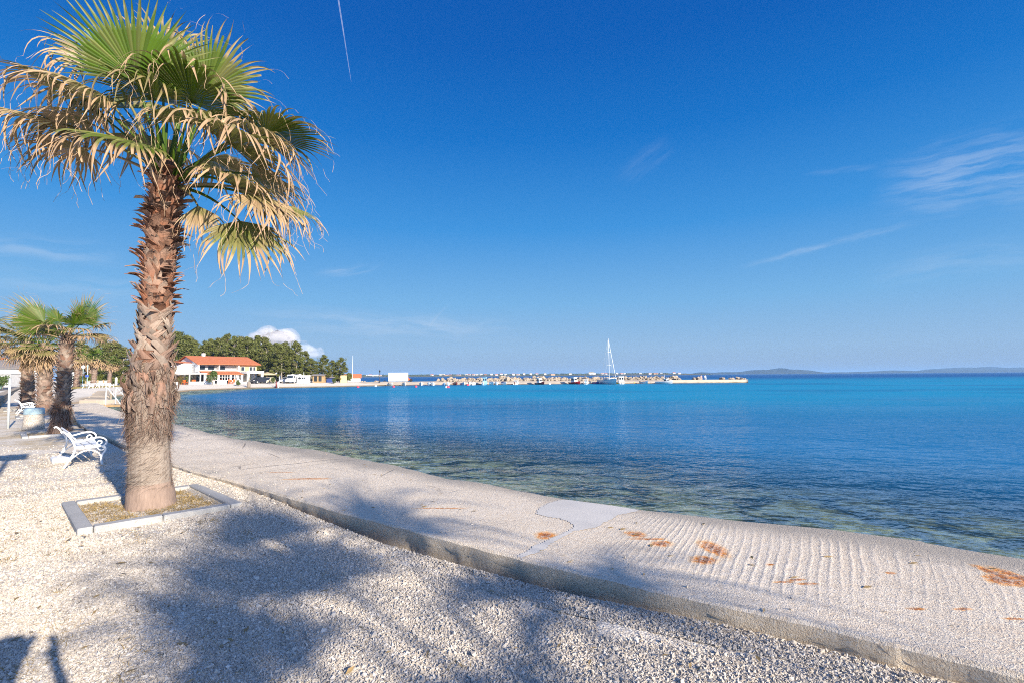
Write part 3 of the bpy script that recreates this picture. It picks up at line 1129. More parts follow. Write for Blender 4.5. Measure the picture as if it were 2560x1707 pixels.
def boot(mb, ax, z, ph, w_, L, tilt, slant, r, red, tone, curl=0.25, jag=0.3, lift=0.0, thick=0.012):
    """a cut leaf base clinging to the trunk"""
    c, rad = ax.get(z)
    o = Vector((math.cos(ph), math.sin(ph), 0))
    tau = Vector((-math.sin(ph), math.cos(ph), 0))
    kz = Vector((0, 0, 1))
    NI, NJ = 3, 4
    F, B = [], []
    ends = [1 + r.uniform(-jag, jag) for _ in range(NI + 1)]
    for i in range(NI + 1):
        x = -1 + 2 * i / NI
        fr, br = [], []
        for j in range(NJ + 1):
            t = j / NJ * ends[i]
            ww = w_ * (1.0 - 0.42 * (j / NJ))
            ang = tilt * (0.35 + 0.75 * t)
            ph_ = ph + (ww * x + slant * L * t) / rad
            o = Vector((math.cos(ph_), math.sin(ph_), 0))
            p = c + o * (rad + lift + L * t * math.sin(ang) - 0.12 * ww * x * x) + kz * (z - c.z + L * t * math.cos(ang))
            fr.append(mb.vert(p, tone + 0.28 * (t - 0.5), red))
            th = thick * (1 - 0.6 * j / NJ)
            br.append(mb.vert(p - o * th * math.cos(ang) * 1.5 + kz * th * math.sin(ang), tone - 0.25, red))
        F.append(fr)
        B.append(br)
    for i in range(NI):
        for j in range(NJ):
            mb.face((F[i][j], F[i + 1][j], F[i + 1][j + 1], F[i][j + 1]), 0, False)
            mb.face((B[i][j], B[i][j + 1], B[i + 1][j + 1], B[i + 1][j]), 0, False)
        mb.face((F[i][NJ], F[i + 1][NJ], B[i + 1][NJ], B[i][NJ]))
    for j in range(NJ):
        mb.face((F[0][j], F[0][j + 1], B[0][j + 1], B[0][j]))
        mb.face((F[NI][j], B[NI][j], B[NI][j + 1], F[NI][j + 1]))


def fibre(mb, p, d, L, w_, sag, r, tone, red=0.0, n=4):
    prev = None
    d = Vector(d).normalized()
    side = d.cross(Vector((r.uniform(-1, 1), r.uniform(-1, 1), r.uniform(-1, 1)))).normalized()
    for q in range(n + 1):
        ww = w_ * (1 - 0.75 * q / n)
        cur = (mb.vert(p - side * ww / 2, tone, red), mb.vert(p + side * ww / 2, tone, red))
        if prev:
            mb.face((prev[0], cur[0], cur[1], prev[1]))
        prev = cur
        d = (d + Vector((r.uniform(-.15, .15), r.uniform(-.15, .15), -sag))).normalized()
        p = p + d * L / n


# ---- the big palm of the foreground
r = random.Random(11)
DP = gp(378, 1262).y
KPX = (at(401, 700, DP) - at(400, 700, DP)).length     # metres to one survey pixel at the palm
prof_px = [(378, 1266, 66), (377, 1240, 62), (375, 1190, 54), (373, 1120, 52), (372, 1050, 53), (375, 1010, 56), (377, 975, 58), (378, 940, 54),
           (381, 905, 45), (385, 860, 42), (388, 820, 41), (393, 740, 41), (400, 640, 42), (408, 560, 42), (413, 505, 42), (416, 470, 40), (419, 440, 34), (422, 405, 22)]
ax = Axis([(at(u, v, DP), rr * KPX * (.80 if v > 900 else .74)) for u, v, rr in prof_px])
zpx = lambda v: at(390, v, DP).z
base = ax.p[0][0].copy()
palm = thing('fan_palm', 'tallest fan palm, nearest the camera, in a square grey kerb', 'palm tree', (base.x, base.y, 0.0))
OFF = Vector((base.x, base.y, 0))


def local(mb, off):
    mb.v = [(p[0] - off.x, p[1] - off.y, p[2] - off.z) for p in mb.v]
    return mb


mb = MB()
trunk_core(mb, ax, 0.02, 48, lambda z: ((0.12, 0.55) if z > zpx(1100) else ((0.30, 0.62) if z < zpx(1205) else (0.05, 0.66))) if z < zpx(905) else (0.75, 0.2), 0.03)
local(mb, OFF).build('trunk', MAT['bark'], palm)

# leaf bases: grey and woven below, red-brown and jagged above
mb = MB()
z = zpx(925)
row = 0
while z < zpx(440):
    v = None
    hi = z > zpx(800)
    nring = 9 if hi else 8
    for k in range(nring):
        ph = 2 * math.pi * (k + (row % 2) * 0.5) / nring + r.uniform(-.15, .15) + row * 0.13
        if hi:
            boot(mb, ax, z + r.uniform(-.02, .02), ph, r.uniform(.045, .082), r.uniform(.09, .19), r.uniform(.30, .95), r.uniform(-.45, .45), r,
                 r.uniform(.55, 1.0), r.uniform(.15, .85), jag=0.50, thick=0.016)
        else:
            boot(mb, ax, z + r.uniform(-.02, .02), ph, r.uniform(.05, .07), r.uniform(.18, .27), r.uniform(.10, .26), (0.75 if (k + row) % 2 else -0.75) * r.uniform(.6, 1.2), r,
                 r.uniform(.0, .55), r.uniform(.2, .8), jag=0.2, lift=r.uniform(0, .02))
    z += 0.056 if hi else 0.066
    row += 1
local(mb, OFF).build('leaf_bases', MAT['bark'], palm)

mb = MB()
for k in range(46):
    z = r.uniform(zpx(1000), zpx(900))
    boot(mb, ax, z, r.uniform(0, 6.283), r.uniform(.018, .034), r.uniform(.10, .24), r.uniform(2.3, 2.9), r.uniform(-.5, .5), r, r.uniform(.0, .5), r.uniform(.3, .75), jag=.45, lift=-.02, thick=.010)
local(mb, OFF).build('dead_leaf_bases', MAT['bark'], palm)
# fibrous skirt and the old stalks hanging in it
mb = MB()
for k in range(2600):
    z = r.uniform(zpx(1085), zpx(895))
    ph = r.uniform(0, 2 * math.pi)
    c, rad = ax.get(z)
    o = Vector((math.cos(ph), math.sin(ph), 0))
    tau = Vector((-math.sin(ph), math.cos(ph), 0))
    d = tau * r.uniform(-.9, .9) + o * r.uniform(.0, .45) + Vector((0, 0, r.uniform(-1, .25)))
    fibre(mb, c + o * rad * 0.98, d, r.uniform(.10, .26), r.uniform(.004, .010), r.uniform(.15, .5), r, r.uniform(.0, .62) * r.random() ** .4, r.uniform(0, .65))
for k in range(2600):
    z = r.uniform(zpx(1215), zpx(1040))
    ph = r.uniform(0, 2 * math.pi)
    c, rad = ax.get(z)
    o = Vector((math.cos(ph), math.sin(ph), 0))
    tau = Vector((-math.sin(ph), math.cos(ph), 0))
    d = -tau * r.uniform(.4, 1.0) + o * r.uniform(.02, .12) + Vector((0, 0, r.uniform(-.5, .15)))
    fibre(mb, c + o * rad * 0.99, d, r.uniform(.06, .17), r.uniform(.003, .007), r.uniform(.0, .2), r, r.uniform(.15, .72), r.uniform(0, .35), 3)
local(mb, OFF).build('fibre_skirt', MAT['bark'], palm)
for k, (ph0, vz, Ls, ws) in enumerate([(-1.95, 905, .42, .05), (-1.55, 925, .40, .06), (-1.2, 930, .44, .045), (-.85, 925, .46, .05), (-.4, 915, .45, .055), (-2.35, 930, .36, .045),
                                       (-2.8, 920, .40, .05), (.2, 920, .42, .05), (.9, 915, .40, .05), (1.7, 920, .42, .05), (2.5, 915, .40, .05), (-1.75, 965, .33, .04), (-1.0, 970, .33, .04), (-.6, 955, .34, .05)]):
    mb = MB()
    z = zpx(vz)
    c, rad = ax.get(z)
    o = Vector((math.cos(ph0), math.sin(ph0), 0))
    tau = Vector((-math.sin(ph0), math.cos(ph0), 0))
    sgn = r.uniform(-.25, .25)
    prev = None
    for q in range(8):
        t = q / 7
        p = Vector((c.x, c.y, z)) + o * (rad * (0.95 + 0.30 * t ** .6 - .10 * t) + .03 * math.sin(t * 5 + k)) + Vector((0, 0, -Ls * t)) + tau * (sgn * t * .3 + .02 * math.sin(t * 6 + 2 * k))
        wv = ws * (1 - .45 * t)
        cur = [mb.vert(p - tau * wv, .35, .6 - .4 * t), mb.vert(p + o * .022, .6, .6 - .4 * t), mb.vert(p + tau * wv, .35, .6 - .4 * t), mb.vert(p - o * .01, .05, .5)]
        if prev:
            for i in range(4):
                mb.face((prev[i], cur[i], cur[(i + 1) % 4], prev[(i + 1) % 4]))
        else:
            mb.face(cur[::-1])
        prev = cur
    mb.face(prev)
    local(mb, OFF).build('dead_stalk', MAT['bark'], palm)

# the fan leaves, surveyed one by one: hub (in the close view), depth offset, axis, face, radius, span, droop, dryness
S_ = 0.4846
FR = [
    ((705, 415), -.30, (.12, -.15, 1), (.55, -.8, .15), 1.20, 205, .05, .03, .12),
    ((1065, 470), .45, (.62, .05, .80), (.6, -.8, 0), 1.08, 165, .22, .16, .5),
    ((985, 530), -.40, (.42, -.78, .24), (.05, .25, 1), 1.0, 200, .85, .08, .85),
    ((1370, 700), .05, (.95, -.22, .05), (.0, .12, 1), 1.02, 200, .32, .10, .5),
    ((1170, 735), -.50, (.85, -.40, -.16), (.1, .2, 1), 1.0, 195, .95, .40, .8),
    ((1180, 945), -.25, (.85, -.35, -.20), (.1, .15, 1), .90, 190, .85, .45, .8),
    ((1400, 1050), .05, (.80, -.2, -.45), (.25, -.35, .8), .80, 165, .65, .35, .7),
    ((1235, 1140), -.15, (.48, -.3, -.72), (.45, -.6, .4), .98, 150, .60, .38, .8),
    ((1020, 1062), -.30, (.30, -.15, -.85), (.5, -.8, 0), .55, 110, .5, .75, .5),
    ((545, 330), -.10, (-.75, -.25, .38), (.25, -.7, .6), .80, 165, 1.25, .70, .95),
    ((440, 500), .30, (-.95, .1, .32), (0, .1, 1), 1.15, 150, .80, .40, .8),
    ((290, 632), -.20, (-.92, -.30, .12), (0, -.25, 1), 1.0, 185, 1.1, .62, .95),
    ((425, 762), .10, (-.85, 0, -.05), (0, .1, 1), .78, 165, 1.1, .95, .9),
    ((705, 735), -.75, (-.30, -.55, -.12), (.1, -.5, .85), .92, 215, 1.0, .22, .95),
    ((560, 520), -.50, (-.45, -.55, .12), (0, -.4, .9), .92, 190, 1.1, .6, .95),
    ((840, 360), .60, (.10, .3, .9), (.5, -.8, .2), 1.10, 180, .3, .15, .5),
    ((1040, 600), .50, (.65, .5, .25), (0, -.2, 1), 1.0, 180, .8, .3, .6),
    ((500, 590), .60, (-.72, .5, .30), (0, -.2, 1), 1.0, 170, .8, .45, .6),
    ((640, 560), .45, (-.5, .4, .45), (.2, -.6, .7), .95, 170, .6, .35, .5),
    ((790, 520), -.55, (.15, -.75, .10), (0, 0, 1), .80, 190, 1.2, .15, .4),
    ((985, 640), -.55, (.30, -.75, -.05), (0, 0, 1), .80, 190, 1.25, .35, .5),
    ((870, 560), .80, (.05, .85, .3), (0, 0, 1), 1.0, 180, .7, .3, .5),
    ((760, 700), .75, (-.35, .85, -.05), (0, 0, 1), .95, 180, .9, .5, .6),
    ((1080, 820), .75, (.5, .8, -.1), (0, 0, 1), .95, 180, .9, .5, .6),
    ((1300, 905), .35, (.85, .3, -.25), (.2, .2, .9), .90, 170, .8, .45, .7),
    ((1290, 690), -.15, (.8, -.45, -.25), (.1, .1, 1), .85, 180, 1.0, .7, .9),
    ((1330, 1010), -.25, (.6, -.4, -.55), (.1, -.2, 1), .75, 170, 1.1, .8, .9),
    ((470, 640), -.15, (-.75, -.4, -.1), (0, 0, 1), .85, 175, 1.2, .85, .95),
]
for (hx, hy), dd, axv, nh, Rr, span, droop, dry, td in FR:
    mb = MB()
    dr_ = min(1, droop)
    hub = at(hx * S_, hy * S_, DP + dd)
    bz = 900 + r.uniform(-20, 35)
    if hy > 700:
        bz = 930 + 40 * (hy > 1000)
    bb = at((872 + r.uniform(-25, 25) + (40 if hx > 900 else -25)) * S_, bz * S_, DP + dd * .15)
    frond(mb, bb, hub, axv, nh, Rr * (1 + .48 * max(0, dr_ - .3)), R(span), int(span / 5.0), droop * 1.15, dry, r, 1, sag=0.10 if hub.z > bb.z + .3 else 0.16, tipdry=td, join=.55 - .12 * max(0, dr_ - .25))
    local(mb, OFF).build('frond', MAT['palm'], palm)
for k in range(5):                     # unopened spears
    mb = MB()
    a0 = at(870 * S_ + r.uniform(-8, 8), 885 * S_, DP)
    a1 = a0 + Vector((r.uniform(-.25, .3), r.uniform(-.3, .3), r.uniform(.7, 1.1)))
    mb.tube([a0, a0.lerp(a1, .5), a1], [.03, .025, .004], 6, 0, .6, dry=0.0)
    local(mb, OFF).build('spear_leaf', MAT['palm'], palm)


def gen_palm(name, label, seed, height_, nfr, Rr, detail, rad=0.24, skirt=True, group=None, dryness=0.0, loc=(0, 0, 0), bootn=1.0, fans=None, lowest=-0.9, join=.52):
    """another palm of the row, grown from the same parts"""
    r = random.Random(seed)
    root = thing(name, label, 'palm tree', loc, r.uniform(0, 6) if detail < 2 else 0, group)
    lean = Vector((r.uniform(-.06, .06), r.uniform(-.06, .06), 0)) * height_
    zs = [0, .12, .3, .6, .8, .95, 1.0, 1.06]
    rs = [1.5, 1.2, 1.05, 1.0, 1.0, .95, .8, .45]
    ax = Axis([(lean * z + Vector((0, 0, z * height_)), rad * q) for z, q in zip(zs, rs)])
    mb = MB()
    trunk_core(mb, ax, 0.06 if detail else .3, 20 if detail else 8, lambda z: (.25, .35), 0.05)
    mb.build('trunk', MAT['bark'], root)
    mb = MB()
    z = height_ * (0.22 if skirt else 0.02)
    row = 0
    dz = 0.085 / bootn
    while z < height_ * 1.0:
        for k in range(7):
            ph = 2 * math.pi * (k + (row % 2) * .5) / 7 + r.uniform(-.2, .2)
            boot(mb, ax, z, ph, rad * r.uniform(.32, .42), .16 / bootn ** .5, r.uniform(.25, .8), r.uniform(-.6, .6), r, r.uniform(.1, .6), r.uniform(.3, .95), jag=.3, thick=.02)
        z += dz
        row += 1
    mb.build('leaf_bases', MAT['bark'], root)
    if skirt:
        mb = MB()
        for k in range(900):
            z = r.uniform(0.05, height_ * .34)
            ph = r.uniform(0, 6.283)
            c, rd = ax.get(z)
            o = Vector((math.cos(ph), math.sin(ph), 0))
            fibre(mb, c + o * rd, o * r.uniform(.1, .7) + Vector((r.uniform(-.4, .4), r.uniform(-.4, .4), -.8)), r.uniform(.15, .4), r.uniform(.008, .03), .3, r, r.uniform(.1, .6), r.uniform(.1, .6))
        mb.build('fibre_skirt', MAT['bark'], root)
    top = lean + Vector((0, 0, height_ * 1.0))
    for k in range(nfr):
        f = (k + .5) / nfr
        azi = k * 2.39996 + r.uniform(-.3, .3)
        elv = math.asin(1 - f * (1 - lowest)) if 1 - f * (1 - lowest) > -1 else -1.4
        elv = min(elv, 1.35)
        d = Vector((math.cos(azi) * math.cos(elv), math.sin(azi) * math.cos(elv), math.sin(elv)))
        L = Rr * r.uniform(.65, .95) * (1 - (.6 * max(0, f - .35) / .65 if lowest < -.5 else 0))
        hub = top + d * L
        axv = (d + Vector((0, 0, -.25))).normalized()
        dr = min(1, max(0.02, (f - .42) * 2.1 + dryness))
        mb = MB()
        frond(mb, top + Vector((0, 0, -.1 * f)), hub, axv, Vector((0, 0, 1)) + d * -.4, Rr * r.uniform(.8, 1.05), R(r.uniform(150, 215)), (30 if detail else 11), .25 + .9 * f, dr, r, detail, tipdry=.3 + .5 * f, join=join)
        mb.build('frond', MAT['palm'], root)
    for j, (hub, axv, nh, rr_, sp, dr, dry) in enumerate(fans or []):
        mb = MB()
        frond(mb, top, top + Vector(hub), axv, nh, rr_, R(sp), 40, dr, dry, r, 1)
        mb.build('frond', MAT['palm'], root)
    return root


b2 = gp(150, 1083)
gen_palm('fan_palm', 'second fan palm in the row, dark shaggy trunk base behind the near white bench', 21, 2.95, 11, .78, 1, .165, True, loc=b2,
         fans=[((.35, 0, .55), (.35, 0, .9), (.5, -.8, .1), 1.05, 170, .1, .02), ((-.6, -.2, .4), (-.9, -.1, .42), (.3, -.85, .35), 1.25, 150, .15, .03),
               ((.55, .1, .15), (.95, 0, .05), (0, -.3, 1), .9, 150, .9, .6), ((.05, -.3, .3), (.0, -.8, .0), (0, -.3, 1), .8, 170, 1.1, .7)], lowest=.1)
b3 = gp(112, 1040)
gen_palm('fan_palm', 'fan palm behind the litter bin, brown dead leaves hanging below its green top', 31, 3.15, 30, 1.05, 1, .235, False, loc=b3, dryness=.06, bootn=.8, lowest=-1.0)
b4 = gp(69, 1024)
gen_palm('fan_palm', 'thick fan palm behind the far white bench, left of the bin', 44, 3.7, 32, 1.1, 1, .25, False, loc=b4, dryness=.06, bootn=.8, lowest=-1.0)
b5 = at(-80, 1015, 25)
b5.z = 0
gen_palm('fan_palm', 'fan palm cut off by the left edge, only its drooping leaf tips in view', 57, 3.7, 28, 1.25, 1, .3, False, loc=b5, dryness=.2, bootn=.8)
# the palm behind the photographer whose crown shades the gravel
b6 = Vector((8.3, -6.25, 0))
gen_palm('fan_palm', 'fan palm behind the camera, its leafy shadow spread over the near gravel', 63, 4.2, 17, 1.9, 1, .27, False, loc=b6, bootn=.7, lowest=-.2, join=.32)

# far palms on the grass bank across the bay
fp = None
FPL = [(232, 963, 78, 'far fan palm above the left pair of white benches'), (272, 961.6, 96, 'far fan palm at the right end of the far row, beside the white post'),
       (222, 958, 110, 'far fan palm behind the blue sign, in the middle of the far row'), (191, 962, 85, 'far fan palm at the left end of the far row, by the white sign'), (206, 957, 118, 'hindmost far fan palm, close to the globe lamp')]
for i, (u, v, D, lab) in enumerate(FPL):
    p = at(u, v, D)
    p.z = hz1(p.x, p.y) - .05
    if fp is None:
        fp = gen_palm('fan_palm', lab, 71, 4.3, 30, 1.5, 0, .30, False, loc=p, dryness=.18, bootn=.5)
        fp['group'] = 'far fan palms across the bay'
    else:
        dup(fp, p, i * 1.3, lab, sc=.85 + .09 * i)
# ------------------------------------------------------------------ gravel stones, weeds, kerbs, benches
def scatter_stones():
    g = np.random.default_rng(5)
    N = 1450000
    u = g.uniform(0, 1, N)
    D = 2.0 + 11 * u ** 1.45
    X = D * g.uniform(-1.12, 1.15, N)
    Pn = np.column_stack([X, D])
    d = signed_dist(Pn)
    # stay on the gravel: inland of the promenade's inner edge
    ria = np.array([(p.x, p.y) for p in ri])[::6]
    roa = np.array([(p.x, p.y) for p in ri])
    best = np.full(len(Pn), 1e9)
    idx = np.zeros(len(Pn), int)
    for k in range(len(ria)):
        q = ((Pn - ria[k]) ** 2).sum(1)
        m_ = q < best
        best[m_] = q[m_]
        idx[m_] = k
    tang = np.gradient(ria, axis=0)
    tt = tang[idx] / np.linalg.norm(tang[idx], axis=1)[:, None]
    rel = Pn - ria[idx]
    side = tt[:, 0] * rel[:, 1] - tt[:, 1] * rel[:, 0]
    ok = side > 0.0
    if (ok.mean() < .3):
        ok = side < 0.0
    ok &= (np.abs(side) > 0.012)
    # thinner towards the left, where earth shows
    pr_ = np.where(X < -3.0, np.clip(1.0 - (-3.0 - X) * 0.14, 0.30, 1), 1.0)
    pat = np.sin(X * 2.1 + 1.7 * np.sin(D * 1.9)) * np.sin(D * 2.3 + 1.1 * np.sin(X * 1.3))
    pr_ = pr_ * np.where((pat > 0.45) & (X < -2.2), 0.45, 1.0)
    ok &= g.uniform(0, 1, len(X)) < pr_ * np.clip((13.2 - D) / 5.5, 0, 1)
    Kb = [gp(*c) for c in KERB1]
    inside = np.ones(len(X), bool)
    for a, b in zip(Kb, Kb[1:] + Kb[:1]):
        cr = (b.x - a.x) * (Pn[:, 1] - a.y) - (b.y - a.y) * (Pn[:, 0] - a.x)
        inside &= (cr * KSGN > 0)
    ok &= ~inside | (g.uniform(0, 1, len(X)) < 0.10)
    Pn = Pn[ok]
    # a few stones kicked up on to the slab
    extra, ez = [], []
    for q in range(900):
        k = int(g.integers(60, NS - 200))
        tq = abs(g.normal(0, .22))
        x_, y_ = (ri[k] + (ro[int(pr[k])] - ri[k]).normalized() * (0.03 + tq))[:2]
        if not (1.5 < y_ < 9) or abs(x_) > y_ * 1.2:
            continue
        zz = slab_z(x_, y_)
        if zz is not None and zz > .05:
            extra.append((x_, y_))
            ez.append(zz)
    nx = len(extra)
    Pn = np.concatenate([Pn, np.array(extra)])
    n = len(Pn)
    octa = np.array([(1, 0, 0), (0, 1, 0), (-1, 0, 0), (0, -1, 0), (0, 0, 1), (0, 0, -1)], float)
    tri = np.array([(0, 1, 4), (1, 2, 4), (2, 3, 4), (3, 0, 4), (1, 0, 5), (2, 1, 5), (3, 2, 5), (0, 3, 5)])
    size = g.gamma(5, 0.00105, n) * (1 + 0.02 * (Pn[:, 1] - 3).clip(0, 8) * 3)
    V = octa[None] * (1 + g.uniform(-.38, .38, (n, 6, 1))) + g.uniform(-.3, .3, (n, 6, 3))
    V *= (size[:, None] * np.array([1.25, 1.0, 0.75])[None] * g.uniform(.75, 1.25, (n, 3)))[:, None, :]
    # random turn
    q = g.normal(size=(n, 4))
    q /= np.linalg.norm(q, axis=1)[:, None]
    w_, x_, y_, z_ = q.T
    Rm = np.stack([1 - 2 * (y_ ** 2 + z_ ** 2), 2 * (x_ * y_ - z_ * w_), 2 * (x_ * z_ + y_ * w_),
                   2 * (x_ * y_ + z_ * w_), 1 - 2 * (x_ ** 2 + z_ ** 2), 2 * (y_ * z_ - x_ * w_),
                   2 * (x_ * z_ - y_ * w_), 2 * (y_ * z_ + x_ * w_), 1 - 2 * (x_ ** 2 + y_ ** 2)], -1).reshape(n, 3, 3)
    V = np.einsum('nij,nkj->nki', Rm, V)
    Hn = height(Pn)
    Hn[-nx:] = np.array(ez)
    C_ = np.column_stack([Pn, Hn + size * g.uniform(-.1, .55, n)])
    V = V + C_[:, None, :]
    F = tri[None] + (np.arange(n) * 6)[:, None, None]
    tone = np.repeat(np.clip(g.normal(.60, .16, n), 0, 1), 6)
    me = np_mesh('gravel', V.reshape(-1, 3), F.reshape(-1, 3), [MAT['stone']], {'tone': tone}, smooth=False)
    o = link('gravel', me)
    tag(o, 'pale crushed stone gravel beside the promenade', 'gravel', kind='stuff')


KERB1 = [(153, 1264), (192, 1336), (607, 1266), (496, 1215)]
a_, b_, c_ = [gp(*q) for q in KERB1[:3]]
KSGN = 1 if ((b_.x - a_.x) * (c_.y - a_.y) - (b_.y - a_.y) * (c_.x - a_.x)) > 0 else -1
scatter_stones()


def kerb_frame(corners, label, h=0.058, wd=0.14, z0=0.0, group='square kerb frames around the palms'):
    cen = sum(corners, Vector()) / 4
    t = thing('kerb_frame', label, 'kerb', (cen.x, cen.y, 0), 0, group)
    for k in range(4):
        a, b = corners[k] - cen, corners[(k + 1) % 4] - cen
        d = (b - a).normalized()
        nrm = Vector((-d.y, d.x, 0))
        if nrm.dot(-a) < 0:
            nrm = -nrm
        st = 0.0 if k % 2 == 0 else wd
        L = (b - a).length
        # two cast stones to a side, with a joint between
        cuts = [st, L * (.47 + .05 * rng.random()), L - st]
        for j in range(2):
            s0, s1 = cuts[j] + (.004 if j or st else 0), cuts[j + 1] - .004
            mb = MB()
            c = a + d * ((s0 + s1) / 2) + nrm * (wd / 2)
            hh = h + rng.uniform(-.008, .008)
            mb.box((c.x, c.y, z0 + hh / 2 - .06), (s1 - s0, wd, hh + .12), 0, d, nrm, Vector((0, 0, 1)), bev=.012)
            mb.build('kerb_stone', MAT['kerb'], t)
    return t


kc = [gp(*q) for q in KERB1]
kerb_frame(kc, 'square grey kerb frame around the foot of the tall nearest palm')
e1 = (kc[1] - kc[0]).normalized()
e2 = (kc[3] - kc[0]).normalized()


def kerb_at(p, label, s=1.7):
    cs = [p + e1 * (a * s / 2) + e2 * (b * s / 2) for a, b in ((-1, -1), (1, -1), (1, 1), (-1, 1))]
    return kerb_frame(cs, label)


kerb_at(b2, 'pale kerb frame around the second palm, behind the near white bench', 1.75)
kerb_at(b3, 'pale kerb frame behind the litter bin', 1.9)
kerb_at(b4, 'pale kerb frame under the far white bench, left of the litter bin', 1.9)


def grass(name, label, spots, blade, r, mat, kind='stuff', cat='dry grass', dry=(.6, 1.0)):
    mb = MB()
    for (x, y, z, n, rad, L) in spots:
        for k in range(n):
            a = r.uniform(0, 6.283)
            q = rad * math.sqrt(r.random())
            px_, py_ = x + q * math.cos(a), y + q * math.sin(a)
            d = Vector((r.uniform(-1, 1), r.uniform(-1, 1), r.uniform(.25, 1.3))).normalized()
            fibre(mb, Vector((px_, py_, z)), d, L * r.uniform(.4, 1.1), blade * r.uniform(.6, 1.3), .25, r, r.uniform(.3, .9), r.uniform(*dry), 3)
    o = mb.build(name, mat)
    tag(o, label, cat, kind=kind)
    return o


# dry grass inside the kerbs
sp = []
for k in range(260):
    a, b = rng.uniform(.09, .91), rng.uniform(.09, .91)
    p = kc[0] + (kc[1] - kc[0]) * a + (kc[3] - kc[0]) * b
    sp.append((p.x, p.y, 0.0, 26 if noise.noise(Vector((p.x * 2.2, p.y * 2.2, 0))) > -.15 else 7, .09, .055))
for k in range(90):
    a, b = rng.uniform(-.8, .8), rng.uniform(-.8, .8)
    p = b2 + e1 * a + e2 * b
    sp.append((p.x, p.y, 0.0, 16, .12, .07))
grass('dry_grass', 'straw coloured dry grass inside the kerbs at the foot of the palms', sp, .006, rng, MAT['drygrass'], dry=(.6, 1))
# sparse weeds and dead blades on the gravel
sp = []
for k in range(900):
    D = rng.uniform(2.6, 14)
    X = D * rng.uniform(-1.1, -.25) if rng.random() < .8 else D * rng.uniform(-.9, .5)
    f = noise.noise(Vector((X * .8, D * .8, 4)))
    if f < -.05 and rng.random() < .8:
        continue
    if X > -1.5 and rng.random() < .8:
        continue
    # inland only
    if float(signed_dist([(X, D)])[0]) < 3.0:
        continue
    sp.append((X, D, 0.004, rng.randint(5, 20), rng.uniform(.04, .16), rng.uniform(.03, .075)))
grass('weeds', 'thin dry weeds and dead blades between the stones', sp, .0045, rng, MAT['drygrass'], dry=(.7, 1))


# ---- benches
def make_bench(label, detail=True):
    """local: x along the seat, y to the front, z up"""
    t = thing('park_bench', label, 'bench', (0, 0, 0), 0, 'white park benches with scrolled iron ends')
    L = 1.55
    n = 6 if detail else 2
    sides = 8 if detail else 4
    for sx in (0.0, L):
        mb = MB()
        rear = catmull([(sx, -.12, 0), (sx, -.04, .16), (sx, .03, .30), (sx, .045, .42), (sx, .0, .56), (sx, -.075, .68), (sx, -.14, .745), (sx, -.185, .735)], n)
        mb.tube(rear, .019, sides)
        fr_ = catmull([(sx, .50, 0), (sx, .475, .12), (sx, .49, .22), (sx, .535, .30), (sx, .535, .365), (sx, .48, .40)], n)
        mb.tube(fr_, .019, sides)
        mb.tube(catmull([(sx, .04, .40), (sx, .2, .385), (sx, .38, .395), (sx, .50, .41)], n), .017, sides)
        mb.tube(catmull([(sx, -.035, .15), (sx, .07, .26), (sx, .20, .335), (sx, .33, .33), (sx, .43, .26), (sx, .48, .16)], n), .013, sides)
        # rosette at the front of the seat rail
        mb.tube(catmull([(sx, .40, .385), (sx, .44, .33), (sx, .50, .325), (sx, .52, .365), (sx, .485, .385)], n), .011, sides)
        mb.lathe([(.055, 0), (.05, .012), (.02, .02)], (sx, .50, 0), 10)
        mb.lathe([(.035, 0), (.03, .012), (.02, .02)], (sx, -.12, 0), 10)
        f = mb.build('side_frame', MAT['benchpaint'], t)
        mb = MB()
        arm = catmull([(sx, .015, .53), (sx, .09, .525), (sx, .20, .55), (sx, .33, .585), (sx, .44, .59), (sx, .52, .555), (sx, .555, .49), (sx, .53, .43), (sx, .465, .405),
                       (sx, .405, .43), (sx, .395, .485), (sx, .43, .52), (sx, .47, .505), (sx, .475, .47), (sx, .45, .462)], n)
        mb.tube(arm, [.019 - .006 * i / len(arm) for i in range(len(arm))], sides)
        mb.build('armrest', MAT['benchpaint'], t)
    mb = MB()
    for y0 in (.125, .265, .405):
        mb.box((L / 2, y0, .425), (L + .06, .115, .028), bev=.006)
    mb.build('seat', MAT['white'], t)
    mb = MB()
    for y0, z0 in ((.022, .55), (-.062, .67)):
        nY = Vector((0, .86, .5)).normalized()
        nZ = Vector((0, -.5, .86)).normalized()
        mb.box(Vector((L / 2, y0, z0)) + nY * .033, (L + .06, .026, .115), 0, Vector((1, 0, 0)), nY, nZ, bev=.006)
    mb.build('backrest', MAT['white'], t)
    return t


